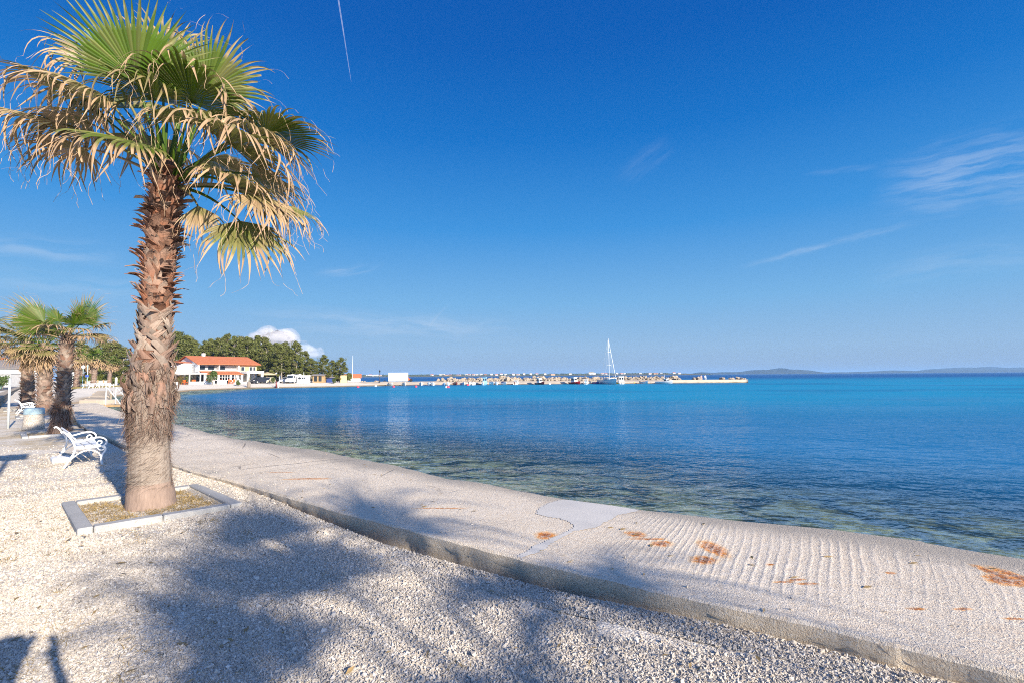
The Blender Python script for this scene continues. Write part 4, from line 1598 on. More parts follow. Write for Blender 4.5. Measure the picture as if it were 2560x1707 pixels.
bf = gp(158, 1172)                     # rear foot of the near end
bx = Vector((.72, -.69, 0))
bench = make_bench('white slatted bench with scrolled iron arms on the gravel, nearest the camera')
brz = math.atan2(bx.y, bx.x)
by = Vector((-bx.y, bx.x, 0))
bench.rotation_euler = (0, 0, brz)
bl = bf - bx * 1.44 + by * .11
bench.location = (bl.x, bl.y, 0)
bench.scale = (.93, .93, .93)
pv_ = gp(152, 1151)
mb = MB()
mb.box((0, 0, .03), (.46, .30, .10), 0, bx, by, bev=.02)
o = mb.build('paving_slab', MAT['white'])
o.location = (pv_.x, pv_.y, 0)
tag(o, 'low white concrete slab beside the rear leg of the near bench', 'slab')
p = gp(50, 1038)
dup(bench, (p.x - 1.55 * .72, p.y + 1.55 * .69, 0), brz, 'white bench in front of the thick palm, behind the litter bin')
for (u, v, D, rz_, lab) in ((207, 972, 68, .2, 'far white bench left of the blue sign pole, across the bay'), (222, 969, 71, .3, 'far white bench beside the blue sign pole, its right neighbour'),
                            (246, 968, 71, .3, 'far white bench under the right hand far palms'), (257, 967.5, 73, .35, 'rightmost far white bench on the grass bank')):
    p = at(u, v, D)
    dup(bench, (p.x, p.y, hz1(p.x, p.y)), -.6 + rz_, lab)

# ---- litter bin of exposed aggregate with a plastic bag folded over the rim
p = gp(83, 1073)
t = thing('litter_bin', 'round pebbled concrete litter bin with a pale blue bag over its rim', 'litter bin', p)
mb = MB()
mb.lathe([(.285, 0), (.29, .03), (.27, .30), (.25, .56), (.245, .70), (.20, .71), (.19, .60)], n=28)
mb.build('body', MAT['aggregate'], t)
mb = MB()
rows = []
for j in range(9):
    zz = .52 + .225 * j / 8 if j < 7 else .745 - .01 * (j - 6)
    row = []
    for k in range(36):
        a = 2 * math.pi * k / 36
        rr_ = (.268 if j < 6 else .262 - .05 * (j - 6)) + .012 * noise.noise(Vector((math.cos(a) * 4, math.sin(a) * 4, j * .6))) + .006 * math.sin(a * 11 + j)
        row.append(mb.vert((rr_ * math.cos(a), rr_ * math.sin(a), zz + (.03 * noise.noise(Vector((math.cos(a) * 2.5, math.sin(a) * 2.5, 7))) if j == 0 else 0))))
    rows.append(row)
for j in range(8):
    for k in range(36):
        mb.face((rows[j][k], rows[j][(k + 1) % 36], rows[j + 1][(k + 1) % 36], rows[j + 1][k]), 0, True)
mb.build('bin_bag', MAT['bag'], t)

# ---- bare steel post
p0 = gp(20, 1070)
mb = MB()
top_ = at(25, 945, p0.y) - p0
mb.tube([(0, 0, -.05), (top_.x, 0, top_.z)], .034, 12)
mb.lathe([(.037, 0), (.037, .01), (.01, .018)], (top_.x, 0, top_.z), 12)
o = mb.build('metal_post', MAT['galv'])
o.location = p0
tag(o, 'bare grey steel post standing on the gravel left of the litter bin', 'post')

# ---- sign just outside the frame on the left: its shadow lies on the gravel
q = gp(22, 1142)
sp_ = Vector((q.x, q.y, 0)) - SHAD * (4.4 / math.tan(SUN_EL))
t = thing('notice_board', 'notice board on a post left of the frame, casting the dark square shadow', 'sign', (sp_.x, sp_.y, 0))
mb = MB()
mb.tube([(0, 0, 0), (0, 0, 4.6)], .05, 8)
mb.build('post', MAT['galv'], t)
mb = MB()
nrm = Vector((-SHAD.x, -SHAD.y, 0))
mb.box((nrm.x * .05, nrm.y * .05, 4.4), (.62, .03, .42), 0, Vector((-nrm.y, nrm.x, 0)), nrm, bev=.006)
mb.build('board', MAT['white'], t)

# ---- flat twigs and dark droppings on the slab and stones
mb_t = []
for i in range(16):
    D = rng.uniform(3, 6.5)
    X = D * rng.uniform(-.75, .3)
    if float(signed_dist([(X, D)])[0]) < 3.0:
        continue
    mb = MB()
    a = rng.uniform(0, 6.28)
    L = rng.uniform(.06, .22)
    pts = [Vector((math.cos(a) * L * k / 3, math.sin(a) * L * k / 3, .016 + rng.uniform(0, .012))) + Vector((rng.uniform(-.01, .01), rng.uniform(-.01, .01), 0)) for k in range(4)]
    mb.tube(pts, [.003, .0028, .0022, .0012], 5)
    o = mb.build('twig', MAT['pinebark'])
    o.location = (X, D, 0)
    tag(o, 'thin dead twig lying on the pale gravel', 'twig', 'twigs on the gravel')

# ---- leaf litter: scraps of dead palm leaf on the stones and the slab
mb = MB()
r = random.Random(77)
for i in range(520):
    D = 2.4 + 8 * r.random() ** 1.3
    X = D * r.uniform(-1.05, .95)
    dd = float(signed_dist([(X, D)])[0])
    if dd < .3:
        continue
    if dd > 2.5:
        zz = .018
        if X > -1 and r.random() < .5:
            continue
    else:
        zz = slab_z(X, D)
        if zz is None or zz < .05 or r.random() < .55:
            continue
        zz += .006
    a = r.uniform(0, 6.283)
    L = r.uniform(.012, .05)
    d = Vector((math.cos(a), math.sin(a), r.uniform(-.05, .15)))
    e = Vector((-d.y, d.x, r.uniform(-.3, .3))) * L * r.uniform(.12, .4)
    c = Vector((X, D, zz))
    tn = r.uniform(.1, .8)
    mb.face([mb.vert(c - d * L, tn, 1), mb.vert(c + e + Vector((0, 0, .004)), tn, 1), mb.vert(c + d * L, tn, 1), mb.vert(c - e, tn, 1)])
o = mb.build('leaf_litter', MAT['drygrass'])
tag(o, 'brown scraps of dead palm leaf scattered on the stones and slab', 'leaf litter', kind='stuff')
# ------------------------------------------------------------------ the restaurant across the bay and what stands round it
class Frame:
    """local building frame: x along the front, y to the back, z up"""

    def __init__(self, O, x):
        self.O = Vector(O)
        self.x = Vector((x[0], x[1], 0)).normalized()
        self.y = Vector((-self.x.y, self.x.x, 0))
        self.rz = math.atan2(self.x.y, self.x.x)


def slab_roof(mb, x0, x1, y0, z0, y1, z1, th=.12, mat=0):
    """a pitched sheet from the line (y0, z0) to (y1, z1)"""
    pts = [(x0, y0, z0), (x1, y0, z0), (x1, y1, z1), (x0, y1, z1)]
    t_ = [mb.vert((p[0], p[1], p[2] + th)) for p in pts]
    b_ = [mb.vert(p) for p in pts]
    mb.face(t_, mat)
    mb.face(b_[::-1], mat)
    for k in range(4):
        mb.face((b_[k], b_[(k + 1) % 4], t_[(k + 1) % 4], t_[k]), mat)


def bxx(mb, x0, x1, y0, y1, z0, z1, mat=0):
    mb.box(((x0 + x1) / 2, (y0 + y1) / 2, (z0 + z1) / 2), (abs(x1 - x0), abs(y1 - y0), abs(z1 - z0)), mat)


GZ = 0.33
cA = at(496, 909, 105)
hx = Vector((.59, .81, 0)).normalized()
t = thing('restaurant', 'white seaside restaurant with a long orange tiled roof and upper balconies', 'building', (cA.x, cA.y, GZ), math.atan2(hx.y, hx.x))
L, W_, EV, RG = 12.6, 12.0, 4.15, 6.05
# upper storey walls with a recessed loggia on the front (front is y = 0, looking to -y)
mb = MB()
bxx(mb, 0, L, 1.5, W_, 0, EV - .05)
gab = [(1.5, 0), (W_, 0), (W_, EV - .1), (W_ / 2, RG - .1), (1.5, EV + .37)]
mb.prism([(a, b) for a, b in gab], .25, 0, Vector((0.0, 0, 0)), Vector((0, 1, 0)), Vector((0, 0, 1)), Vector((1, 0, 0)))
mb.prism([(a, b) for a, b in gab], -.25, 0, Vector((L, 0, 0)), Vector((0, 1, 0)), Vector((0, 0, 1)), Vector((1, 0, 0)))
mb.build('wall', MAT['render'], t)
mb = MB()
bxx(mb, 0.003, .25, 0, 1.5, 2.55, EV + .05)
bxx(mb, 4.1, 4.3, .02, 1.5, 2.55, EV)
bxx(mb, 8.2, 8.4, .02, 1.5, 2.55, EV)
bxx(mb, 0, 8.4, .0, .1, 2.45, 3.05)
mb.build('balcony', MAT['render'], t)
mb = MB()
bxx(mb, 8.4, L - .02, .5, 1.52, 2.5, EV - .03)
mb.build('peach_wall', MAT['peach'], t)
mb = MB()
slab_roof(mb, -.35, L + .45, -.45, EV + .0, W_ / 2, RG)
rf = mb
slab_roof(mb, -.35, L + .45, W_ + .4, EV + .0, W_ / 2 + .002, RG)
ro_ = rf.build('roof', MAT['tiles'], t)
mb = MB()
bxx(mb, 3.4, 4.0, 6.6, 7.2, RG - .5, RG + .75)
mb.build('chimney', MAT['render'], ro_)
for (x0, x1, z0, z1, y) in ((.5, 1.9, 2.75, 3.9, 1.46), (2.5, 3.8, 2.75, 3.9, 1.46), (4.6, 6.0, 2.75, 3.9, 1.46), (9.0, 9.7, 2.9, 3.75, .46), (10.9, 11.4, 2.9, 3.75, .46), (11.7, 12.1, 2.9, 3.75, .46)):
    mb = MB()
    bxx(mb, x0 - .06, x1 + .06, y + .0, y + .05, z0 - .06, z1 + .06)
    f = mb.build('window', MAT['white'], t)
    mb = MB()
    bxx(mb, x0, x1, y - .02, y + .01, z0, z1)
    mb.build('pane', MAT['darkglass'], f)
# left wing of the house, white gable with a scrap of red roof
mb = MB()
mb.prism([(-3.6, 0), (0, 0), (0, 4.6), (-1.3, 4.6), (-3.6, 3.2)], 6.5, 0, Vector((0, 3.2, 0)), Vector((1, 0, 0)), Vector((0, 0, 1)), Vector((0, 1, 0)))
mb.build('side_wing', MAT['render'], t)
mb = MB()
slab_roof(mb, -2.6, -.1, 2.9, 4.5, 9.8, 4.95)
mb.build('side_roof', MAT['tiles'], t)
# ground floor veranda with its own tiled lean-to
mb = MB()
slab_roof(mb, .2, 8.0, -2.8, 2.0, .0, 2.72, .1)
mb.build('veranda_roof', MAT['tiles'], t)
for xx in (.3, 2.9, 5.4, 7.8):
    mb = MB()
    bxx(mb, xx - .16, xx + .16, -2.65, -2.35, 0, 2.0)
    mb.build('veranda_pillar', MAT['render'], t)
mb = MB()
bxx(mb, .5, 2.2, -2.6, -2.44, 0, .75)
bxx(mb, 3.2, 4.6, -2.6, -2.44, 0, .75)
bxx(mb, 5.8, 7.6, -2.6, -2.44, 0, .75)
mb.build('low_wall', MAT['render'], t)
for x0 in (.5, 1.7, 3.1, 4.2, 5.6, 6.5):
    mb = MB()
    for (a, b, c_, d_) in ((x0, x0 + 1.2, .78, .84), (x0, x0 + 1.2, 1.5, 1.55), (x0, x0 + 1.2, 1.92, 1.99), (x0, x0 + .06, .84, 1.92), (x0 + .57, x0 + .63, .84, 1.92), (x0 + 1.14, x0 + 1.2, .84, 1.92)):
        bxx(mb, a, b, -2.54, -2.48, c_, d_)
    mb.build('window_frame', MAT['white'], t)
mb = MB()
bxx(mb, .3, 7.9, 1.42, 1.49, .1, 2.2)
mb.build('glass_front', MAT['darkglass'], t)
# flat white canopy over the left terrace
mb = MB()
bxx(mb, -8.5, .15, -3.9, 2.9, 2.12, 2.34)
mb.build('terrace_canopy', MAT['white'], t)
for (xx, yy) in ((-8.2, -3.6), (-6.0, -3.6), (-3.0, -3.6), (-1.0, -3.6), (-.25, -3.6)):
    mb = MB()
    bxx(mb, xx - .09, xx + .09, yy - .09, yy + .09, 0, 2.12)
    mb.build('canopy_post', MAT['white'], t)
mb = MB()
bxx(mb, -8.4, -5.0, -3.72, -3.55, 0, .6)
bxx(mb, -2.9, .1, -3.72, -3.55, 0, .6)
mb.build('terrace_wall', MAT['render'], t)
# carport with a thick white slab roof on the right
mb = MB()
bxx(mb, 8.5, 12.3, -3.2, .45, 2.25, 2.75)
mb.build('carport_roof', MAT['white'], t)
for xx, yy in ((12.0, -2.95), (8.9, -2.95), (12.0, .1)):
    mb = MB()
    bxx(mb, xx - .2, xx + .2, yy - .2, yy + .2, 0, 2.25)
    mb.build('carport_pillar', MAT['render'], t)
RT = t


def rw(x, y, z=0.0):
    """a spot in the restaurant's frame, in world space"""
    c, s = math.cos(RT.rotation_euler.z), math.sin(RT.rotation_euler.z)
    return Vector((RT.location.x + c * x - s * y, RT.location.y + s * x + c * y, GZ + z))


# orange terrace chairs
def chair_proto(label):
    t = thing('terrace_chair', label, 'chair', (0, 0, 0), 0, 'orange chairs on the restaurant terrace')
    mb = MB()
    mb.box((0, 0, .45), (.46, .46, .05), bev=.01)
    mb.build('seat', MAT['orange'], t)
    mb = MB()
    mb.box((0, .23, .74), (.46, .05, .5), bev=.01)
    mb.build('backrest', MAT['orange'], t)
    for a in (-.2, .2):
        for b in (-.2, .2):
            mb = MB()
            mb.tube([(a, b, 0), (a, b, .45)], .018, 5)
            mb.build('leg', MAT['orange'], t)
    return t


ch = None
for i, (x_, y_, a_) in enumerate([(-3.9, -3.0, .3), (-3.2, -2.8, 2.6), (-2.2, -3.1, .2), (-1.5, -2.7, 2.9), (.9, -1.8, .4), (1.5, -1.6, 2.8), (2.2, -1.9, .1), (3.4, -1.9, .5), (4.2, -1.7, 2.6),
                                  (4.9, -3.2, .4), (5.4, -3.3, 2.5), (5.9, -3.1, .3), (6.6, -1.9, 2.7), (9.4, -2.2, .4)]):
    lab = 'orange plastic chair on the white restaurant terrace across the bay'
    p = rw(x_, y_)
    if ch is None:
        ch = chair_proto(lab)
        ch.location = p
        ch.rotation_euler = (0, 0, a_)
    else:
        dup(ch, p, a_, lab)


# ---- leafy things made of many small blades
def clump(mb, c, s, n, size, r, tone=(.2, .9), dry=(0, .2), hollow=.55, flat=0.0):
    c = Vector(c)
    for k in range(n):
        while True:
            d = Vector((r.uniform(-1, 1), r.uniform(-1, 1), r.uniform(-1, 1)))
            if .05 < d.length < 1:
                break
        d = d.normalized() * (hollow + (1 - hollow) * r.random())
        p = c + Vector((d.x * s[0], d.y * s[1], d.z * s[2]))
        nrm = (d + Vector((r.uniform(-.8, .8), r.uniform(-.8, .8), r.uniform(-.5, .9)))).normalized()
        a = nrm.orthogonal().normalized()
        a = Matrix.Rotation(r.uniform(0, 6.28), 3, nrm) @ a
        b = nrm.cross(a)
        z_ = size * r.uniform(.6, 1.4)
        tn, dr = r.uniform(*tone), r.uniform(*dry)
        mb.face([mb.vert(p - a * z_ * .5, tn, dr), mb.vert(p + b * z_ * .28, tn, dr), mb.vert(p + a * z_ * .5 + nrm * z_ * .15, tn, dr), mb.vert(p - b * z_ * .28, tn, dr)])


def shrub(name, label, p, h, wd, seed, mat='shrub', n=1300, size=.16, dry=(0, .25), stem=True, group=None):
    r = random.Random(seed)
    t = thing(name, label, 'shrub', p, 0, group)
    mb = MB()
    for k in range(9):
        a = r.uniform(0, 6.28)
        q = r.uniform(.1, .55) * wd
        zc = h * r.uniform(.3, .78)
        s_ = wd * r.uniform(.32, .5)
        clump(mb, (q * math.cos(a), q * math.sin(a), zc), (s_, s_, h * r.uniform(.2, .3)), n // 9, size, r, (.1 + .05 * k, .6 + .05 * k), dry)
    mb.build('foliage', MAT[mat], t)
    mb = MB()
    for k in range(4):
        a = r.uniform(0, 6.28)
        mb.tube([(0, 0, 0), (wd * .1 * math.cos(a), wd * .1 * math.sin(a), h * .3), (wd * .3 * math.cos(a), wd * .3 * math.sin(a), h * .6)], [.05, .04, .02], 5)
    mb.build('stem', MAT['pinebark'], t)
    return t


def onland(u, v, D):
    p = at(u, v, D)
    p.z = hz1(p.x, p.y)
    return p


shrub('oleander_bush', 'big round grey green bush in front of the restaurant veranda', onland(531, 958, 101), 3.0, 1.55, 3, dry=(0, .06), n=2600)
shrub('flowering_bush', 'green bush with red flowers at the left post of the terrace canopy', onland(449, 958, 100), 2.1, .95, 4, dry=(0, .55), n=1400)
shrub('climbing_plant', 'green climbing plant under the white terrace canopy, right of the flowering bush', onland(470, 957, 101), 2.2, .7, 5, dry=(0, .15), n=900)
shrub('round_bush', 'small dark round bush beside the short feathery palm', onland(595, 958, 103), 1.35, .75, 6, n=800, dry=(0, .1))
shrub('low_bush', 'low dark bush on the shore before the blue shed', onland(835, 954, 117), 1.4, .65, 8, n=800, dry=(0, .1))
shrub('yellow_green_bush', 'yellow green bush at the straw parasol by the parked cars', onland(682, 955, 112), 1.6, .7, 9, n=700, dry=(0, .1))
shrub('hedge_bush', 'green bush at the left edge in front of the grey garage', onland(6, 968, 66), 2.1, 1.0, 10, n=1400, dry=(0, .05))

# short feathery date palm in front of the restaurant
p = onland(622, 959, 102)
t = thing('date_palm', 'short date palm with arching feathery leaves at the restaurant carport', 'palm tree', p)
mb = MB()
mb.lathe([(.30, 0), (.34, .3), (.30, .8), (.26, 1.1), (.12, 1.3)], n=12)
mb.build('trunk', MAT['bark'], t)
r = random.Random(9)
for k in range(15):
    mb = MB()
    a = k * 2.4
    e = 1.35 - 1.2 * k / 15
    d = Vector((math.cos(a) * math.cos(e), math.sin(a) * math.cos(e), math.sin(e)))
    q = Vector((0, 0, 1.2))
    for j in range(9):
        sd_ = Vector((-math.sin(a), math.cos(a), 0))
        for s_ in (-1, 1):
            tip = q + (sd_ * s_ + d * .7).normalized() * .42 * math.sin(.4 + 2.6 * j / 9) + Vector((0, 0, -.03))
            mb.face([mb.vert(q, .5, .05), mb.vert(q + d * .06, .6, .05), mb.vert(tip, .8, .1)])
        q = q + d * .22
        d = (d + Vector((0, 0, -.11))).normalized()
    mb.build('frond', MAT['palm'], t)


# ---- cars
def car(label, paint_, p, rz, kind='car', group=None):
    t = thing('parked_' + kind, label, kind, p, rz, group)
    if kind == 'van':
        L_, H_, prof = 4.6, 1.95, [(-2.3, .35), (2.3, .35), (2.3, .85), (1.6, 1.05), (1.0, 1.85), (.7, 1.95), (-2.2, 1.95), (-2.3, 1.8)]
        gl = [((-.2, 1.15), (1.05, 1.15), (.78, 1.75), (-.2, 1.75))]
        wsc = ((1.60, 1.07), (1.02, 1.83))
    else:
        L_, H_, prof = 4.1, 1.45, [(-2.05, .30), (2.05, .30), (2.08, .60), (1.95, .80), (1.1, .92), (.35, 1.40), (-.1, 1.45), (-1.1, 1.42), (-1.75, .98), (-2.05, .90)]
        gl = [((-1.45, .95), (.0, .95), (.0, 1.33), (-1.0, 1.33)), ((.08, .95), (.92, .95), (.30, 1.33), (.08, 1.33))]
        wsc = ((1.08, .93), (.37, 1.40))
    mb = MB()
    hw = .82
    n = len(prof)
    rings = []
    for yy, k in ((-hw, .93), (-hw * .92, 1.0), (hw * .92, 1.0), (hw, .93)):
        rings.append([mb.vert((x * (k if z > .9 else 1), yy * (1 if z < .95 else .86), .35 + (z - .35) * k if z > .4 else z)) for x, z in prof])
    for a in range(3):
        for k in range(n):
            mb.face((rings[a][k], rings[a][(k + 1) % n], rings[a + 1][(k + 1) % n], rings[a + 1][k]))
    mb.face(rings[0][::-1])
    mb.face(rings[3])
    mb.build('body', MAT[paint_], t)
    for s_ in (-1, 1):
        for q in gl:
            mb = MB()
            yy = s_ * (hw * .86 + .012 if kind == 'car' else hw * .86 + .012)
            mb.poly([(x * .95, yy + (s_ * .03 if z < 1 else 0), .35 + (z - .35) * .95) for x, z in q])
            mb.poly([(x * .95, yy - s_ * .02, .35 + (z - .35) * .95) for x, z in q][::-1])
            mb.build('side_window', MAT['darkglass'], t)
    mb = MB()
    (xa, za), (xb, zb) = wsc
    o_ = .015
    mb.poly([(xa - .05 + o_, -.64, za + o_ + .03), (xa - .05 + o_, .64, za + o_ + .03), (xb + .04 + o_, .58, zb + o_ - .05), (xb + .04 + o_, -.58, zb + o_ - .05)])
    mb.build('windscreen', MAT['darkglass'], t)
    for x in (-1.25, 1.3):
        for s_ in (-1, 1):
            mb = MB()
            mb.tube([(x, s_ * .70, .31), (x, s_ * .84, .31)], .31, 14)
            wh = mb.build('wheel', MAT['rubber'], t)
            mb = MB()
            mb.tube([(x, s_ * .842, .31), (x, s_ * .855, .31)], .18, 10)
            mb.build('rim', MAT['galv'], wh)
    for s_ in (-1, 1):
        mb = MB()
        fx = prof[2][0] if kind == 'car' else 2.3
        mb.box((fx - .02, s_ * .6, .70), (.08, .30, .14), bev=.02)
        mb.build('headlight', MAT['white'], t)
    return t


car('dark car parked under the white carport slab of the restaurant', 'carpaint_dark', onland(648, 957, 112), -1.9)
car('beige car parked right of the dark car, in front of the straw roof', 'carpaint_beige', onland(671, 956, 115), -1.5)
car('white van parked on the beach between the lamp post and the hut', 'white', onland(728, 955, 114), -1.35, 'van')
car('grey car parked close behind the white van, its left neighbour', 'carpaint_silver', onland(717, 954.5, 117), -1.6)


def simple_house(name, label, p, rz, L, W, H, rise, wall, roofm, cat='house', wins=(), flat=False, overhang=.3):
    t = thing(name, label, cat, p, rz)
    mb = MB()
    if flat:
        bxx(mb, -L / 2, L / 2, -W / 2, W / 2, 0, H)
    else:
        mb.prism([(-W / 2, 0), (W / 2, 0), (W / 2, H), (0, H + rise), (-W / 2, H)], L, 0, Vector((-L / 2, 0, 0)), Vector((0, 1, 0)), Vector((0, 0, 1)), Vector((1, 0, 0)))
    mb.build('wall', MAT[wall], t)
    mb = MB()
    if flat:
        bxx(mb, -L / 2 - overhang, L / 2 + overhang, -W / 2 - overhang, W / 2 + overhang, H + .003, H + .2)
    else:
        k = rise / (W / 2)
        slab_roof(mb, -L / 2 - overhang, L / 2 + overhang, -W / 2 - overhang, H - k * overhang + .02, 0, H + rise + .02, .12)
        slab_roof(mb, -L / 2 - overhang, L / 2 + overhang, W / 2 + overhang, H - k * overhang + .02, .002, H + rise + .02, .12)
    mb.build('roof', MAT[roofm], t)
    for (face, x, z, w_, h_) in wins:
        mb = MB()
        if face == 'front':
            bxx(mb, x - w_ / 2, x + w_ / 2, -W / 2 - .04, -W / 2 + .02, z, z + h_)
        else:
            bxx(mb, -L / 2 - .04, -L / 2 + .02, x - w_ / 2, x + w_ / 2, z, z + h_)
        mb.build('window', MAT['darkglass'], t)
    return t


simple_house('beach_kiosk', 'white flat roofed beach kiosk with a dark window band behind a tall pole', onland(759, 954, 116), -.08, 2.1, 2.0, 1.55, 0, 'white', 'white', 'kiosk', [('front', -.45, .9, .75, .42), ('front', .45, .9, .75, .42)], True, .08)
simple_house('white_shed', 'small white shed right of the parked van', onland(740, 954, 121), 0, 1.6, 1.6, 1.7, .3, 'white', 'white', 'shed')
simple_house('beach_shelter', 'dark timber shelter under the trees right of the kiosk', onland(799, 953, 121), .0, 2.6, 2.0, 1.7, .2, 'wood', 'greyroof', 'shelter', [('front', -.6, .3, .7, 1.2), ('front', .5, .3, .7, 1.2)])
simple_house('blue_shed', 'dark blue shed between the low bush and the trees', onland(828, 952, 122), 0, 1.8, 1.4, 1.15, .15, 'navy', 'greyroof', 'shed')
simple_house('orange_shed', 'ochre yellow shed at the right end of the wood', onland(859, 952, 122), 0, 1.15, 1.2, 1.5, 0, 'cream', 'cream', 'shed', (), True, .02)
simple_house('shore_house', 'low white house with an orange roof beyond the right end of the wood', onland(882, 950, 146), .3, 4.2, 4.0, 1.15, .95, 'render', 'tiles', 'house')
simple_house('grey_garage', 'long low grey garage with a white roof edge at the left edge', at(-10, 962, 88) * 1, .1, 9.5, 6, 2.3, 0, 'greywall', 'white', 'garage', [('front', 1.0, .3, 2.2, 1.6)], True, .15).location.z = .3
gh = simple_house('gable_house', 'grey gabled house behind the garage at the left edge', at(22, 962, 104), 1.35, 9, 7.5, 3.6, 1.6, 'greywall', 'greyroof', 'house', [('side', -1.6, 2.6, .7, 1.0), ('side', 1.2, 2.6, .5, 1.0)])
gh.location.z = .3
oh = simple_house('orange_roof_house', 'house with an orange roof cut off by the left edge', at(-45, 962, 118), .1, 9, 7, 4.6, 1.8, 'render', 'tiles', 'house')
oh.location.z = .3
# straw parasol
p = onland(668, 953, 119)
t = thing('straw_parasol', 'wide straw roofed parasol behind the parked beige car', 'parasol', p)
mb = MB()
mb.tube([(0, 0, 0), (0, 0, 2.2)], .07, 6)
mb.build('pole', MAT['wood'], t)
mb = MB()
mb.lathe([(2.3, 1.85), (2.32, 1.92), (1.2, 2.25), (.05, 2.6)], n=20)
mb.build('canopy', MAT['thatch'], t)


# ---- lamps, poles and signs
def lamp(label, p, h, globe=.2, mat='iron', head='white', group=None):
    t = thing('street_lamp', label, 'street lamp', p, 0, group)
    mb = MB()
    mb.lathe([(.10, 0), (.09, .25), (.05, .35), (.04, h)], n=10)
    mb.build('pole', MAT[mat], t)
    mb = MB()
    mb.lathe([(.04, h + .002), (globe * .8, h + .08), (globe, h + globe), (globe * .8, h + globe * 1.7), (.05, h + globe * 2)], n=12)
    mb.build('lamp_head', MAT[head], t)
    return t


lamp('pale lamp post with a white globe on the grass bank above the far benches', onland(206, 963, 84), 3.0, .28, 'teal', 'white')
lamp('dark lamp post with a white globe on the beach left of the van', onland(690, 958, 106), 2.6, .17, 'iron', 'white')
t = thing('sign_pole', 'tall pale green pole with a blue sign above the far benches', 'sign', onland(217, 967, 75))
mb = MB()
mb.tube([(0, 0, 0), (0, 0, 3.4)], .05, 8)
mb.build('pole', MAT['teal'], t)
mb = MB()
mb.box((0, -.07, 1.75), (.50, .03, .32), bev=.01)
mb.build('sign_board', MAT['bluesign'], t)
t = thing('white_sign', 'white square sign board right of the second palm trunk', 'sign', onland(181, 965, 76))
mb = MB()
mb.tube([(0, 0, 0), (0, 0, 2.35)], .04, 8)
mb.build('pole', MAT['galv'], t)
mb = MB()
mb.box((0, -.06, 2.05), (.45, .03, .5), bev=.01)
mb.build('sign_board', MAT['white'], t)
mb = MB()
mb.lathe([(.22, 0), (.20, 1.35), (.12, 1.5), (.02, 1.55)], n=12)
o = mb.build('white_marker', MAT['white'])
o.location = onland(290, 960, 97)
tag(o, 'white round topped marker post at the hedge by the right far palm', 'marker')
t = thing('red_figure_post', 'red and white post standing on the beach below the dark lamp', 'post', onland(691, 960, 104))
mb = MB()
mb.lathe([(.16, 0), (.16, .7), (.1, 1.3), (.05, 1.35)], n=10)
mb.build('red_half', MAT['maroon'], t)
mb = MB()
mb.lathe([(.17, 0), (.17, 1.2), (.05, 1.3)], (.36, 0.05, 0), n=10)
mb.build('white_half', MAT['white'], t)
for u, D, h, lab in ((759, 113, 2.6, 'tall bare pole in front of the white kiosk'), (698, 112, 1.6, 'short pale post right of the beach lamp')):
    mb = MB()
    mb.tube([(0, 0, 0), (0, 0, h)], .06, 8)
    o = mb.build('bare_pole', MAT['galv'])
    o.location = onland(u, 956, D)
    tag(o, lab, 'pole')
mb = MB()
mb.tube([(0, 0, 0), (0, 0, 7.2)], [.07, .03], 8)
o = mb.build('flag_mast', MAT['white'])
o.location = onland(881, 951, 139)
tag(o, 'thin white mast above the low shore house', 'mast')
# pale boat drawn up on the shore at the end of the wood
# ---- low rubble wall, road, grass bank
pw = [gp(0, 1008), gp(8, 1000), gp(20, 992), gp(34, 984), gp(48, 977)]
pw = [Vector((p.x, p.y, 0)) for p in pw]
pw[0] = pw[0] + (pw[0] - pw[2]) * 1.0
mb = MB()
c = catmull(pw, 24)
r = random.Random(3)
for i in range(len(c) - 1):
    d = (c[i + 1] - c[i])
    Ls = d.length
    d.normalize()
    nr = Vector((-d.y, d.x, 0))
    for zz in (.13, .37):
        mb.box(c[i].lerp(c[i + 1], .5) + Vector((0, 0, zz)) + nr * r.uniform(-.04, .04), (Ls * r.uniform(.9, 1.0), .42 + r.uniform(-.06, .06), .235), 0, d, nr, bev=.05)
    mb.box(c[i].lerp(c[i + 1], .5) + Vector((0, 0, .545)), (Ls * .995, .5, .10), 0, d, nr, bev=.02)
o = mb.build('stone_wall', MAT['rock'])
tag(o, 'low rubble stone wall with a pale coping beside the road at the left edge', 'wall')

rd = [at(-260, 985, 50), at(-60, 985, 56), at(30, 985, 66), at(60, 980, 82), at(90, 975, 110)]
rd2 = [at(-330, 975, 60), at(-110, 978, 68), at(0, 978, 78), at(40, 978, 93), at(75, 975, 120)]
mb = MB()
A_, B_ = catmull(rd, 14), catmull(rd2, 14)
prev = None
for a, b in zip(A_, B_):
    row = []
    for j in range(7):
        q = a.lerp(b, j / 6)
        row.append(mb.vert((q.x, q.y, hz1(q.x, q.y) + .06)))
    if prev:
        for j in range(6):
            mb.face((prev[j], row[j], row[j + 1], prev[j + 1]))
    prev = row
o = mb.build('road', MAT['asphalt'])
tag(o, None, None, kind='structure')

# grass bank in front of the far benches
gpx = [(178, 972), (200, 971.2), (222, 970), (245, 969), (275, 968), (320, 966.5), (345, 965.5)]
mb = MB()
r = random.Random(12)
for k in range(9000):
    f = r.random() * (len(gpx) - 1)
    i = int(f)
    u = gpx[i][0] + (gpx[i + 1][0] - gpx[i][0]) * (f - i)
    v = gpx[i][1] + (gpx[i + 1][1] - gpx[i][1]) * (f - i)
    D = 66 + (u - 178) / 167 * 22 + r.uniform(0, 10)
    p = at(u, v, D)
    p.z = hz1(p.x, p.y)
    fibre(mb, p, Vector((r.uniform(-.5, .5), r.uniform(-.5, .5), 1)), r.uniform(.05, .16), .07, .1, r, r.uniform(.2, .9), r.uniform(0, .8), 2)
o = mb.build('bank_grass', MAT['drygrass'])
tag(o, 'strip of short green and brown grass in front of the far benches', 'grass', kind='stuff')
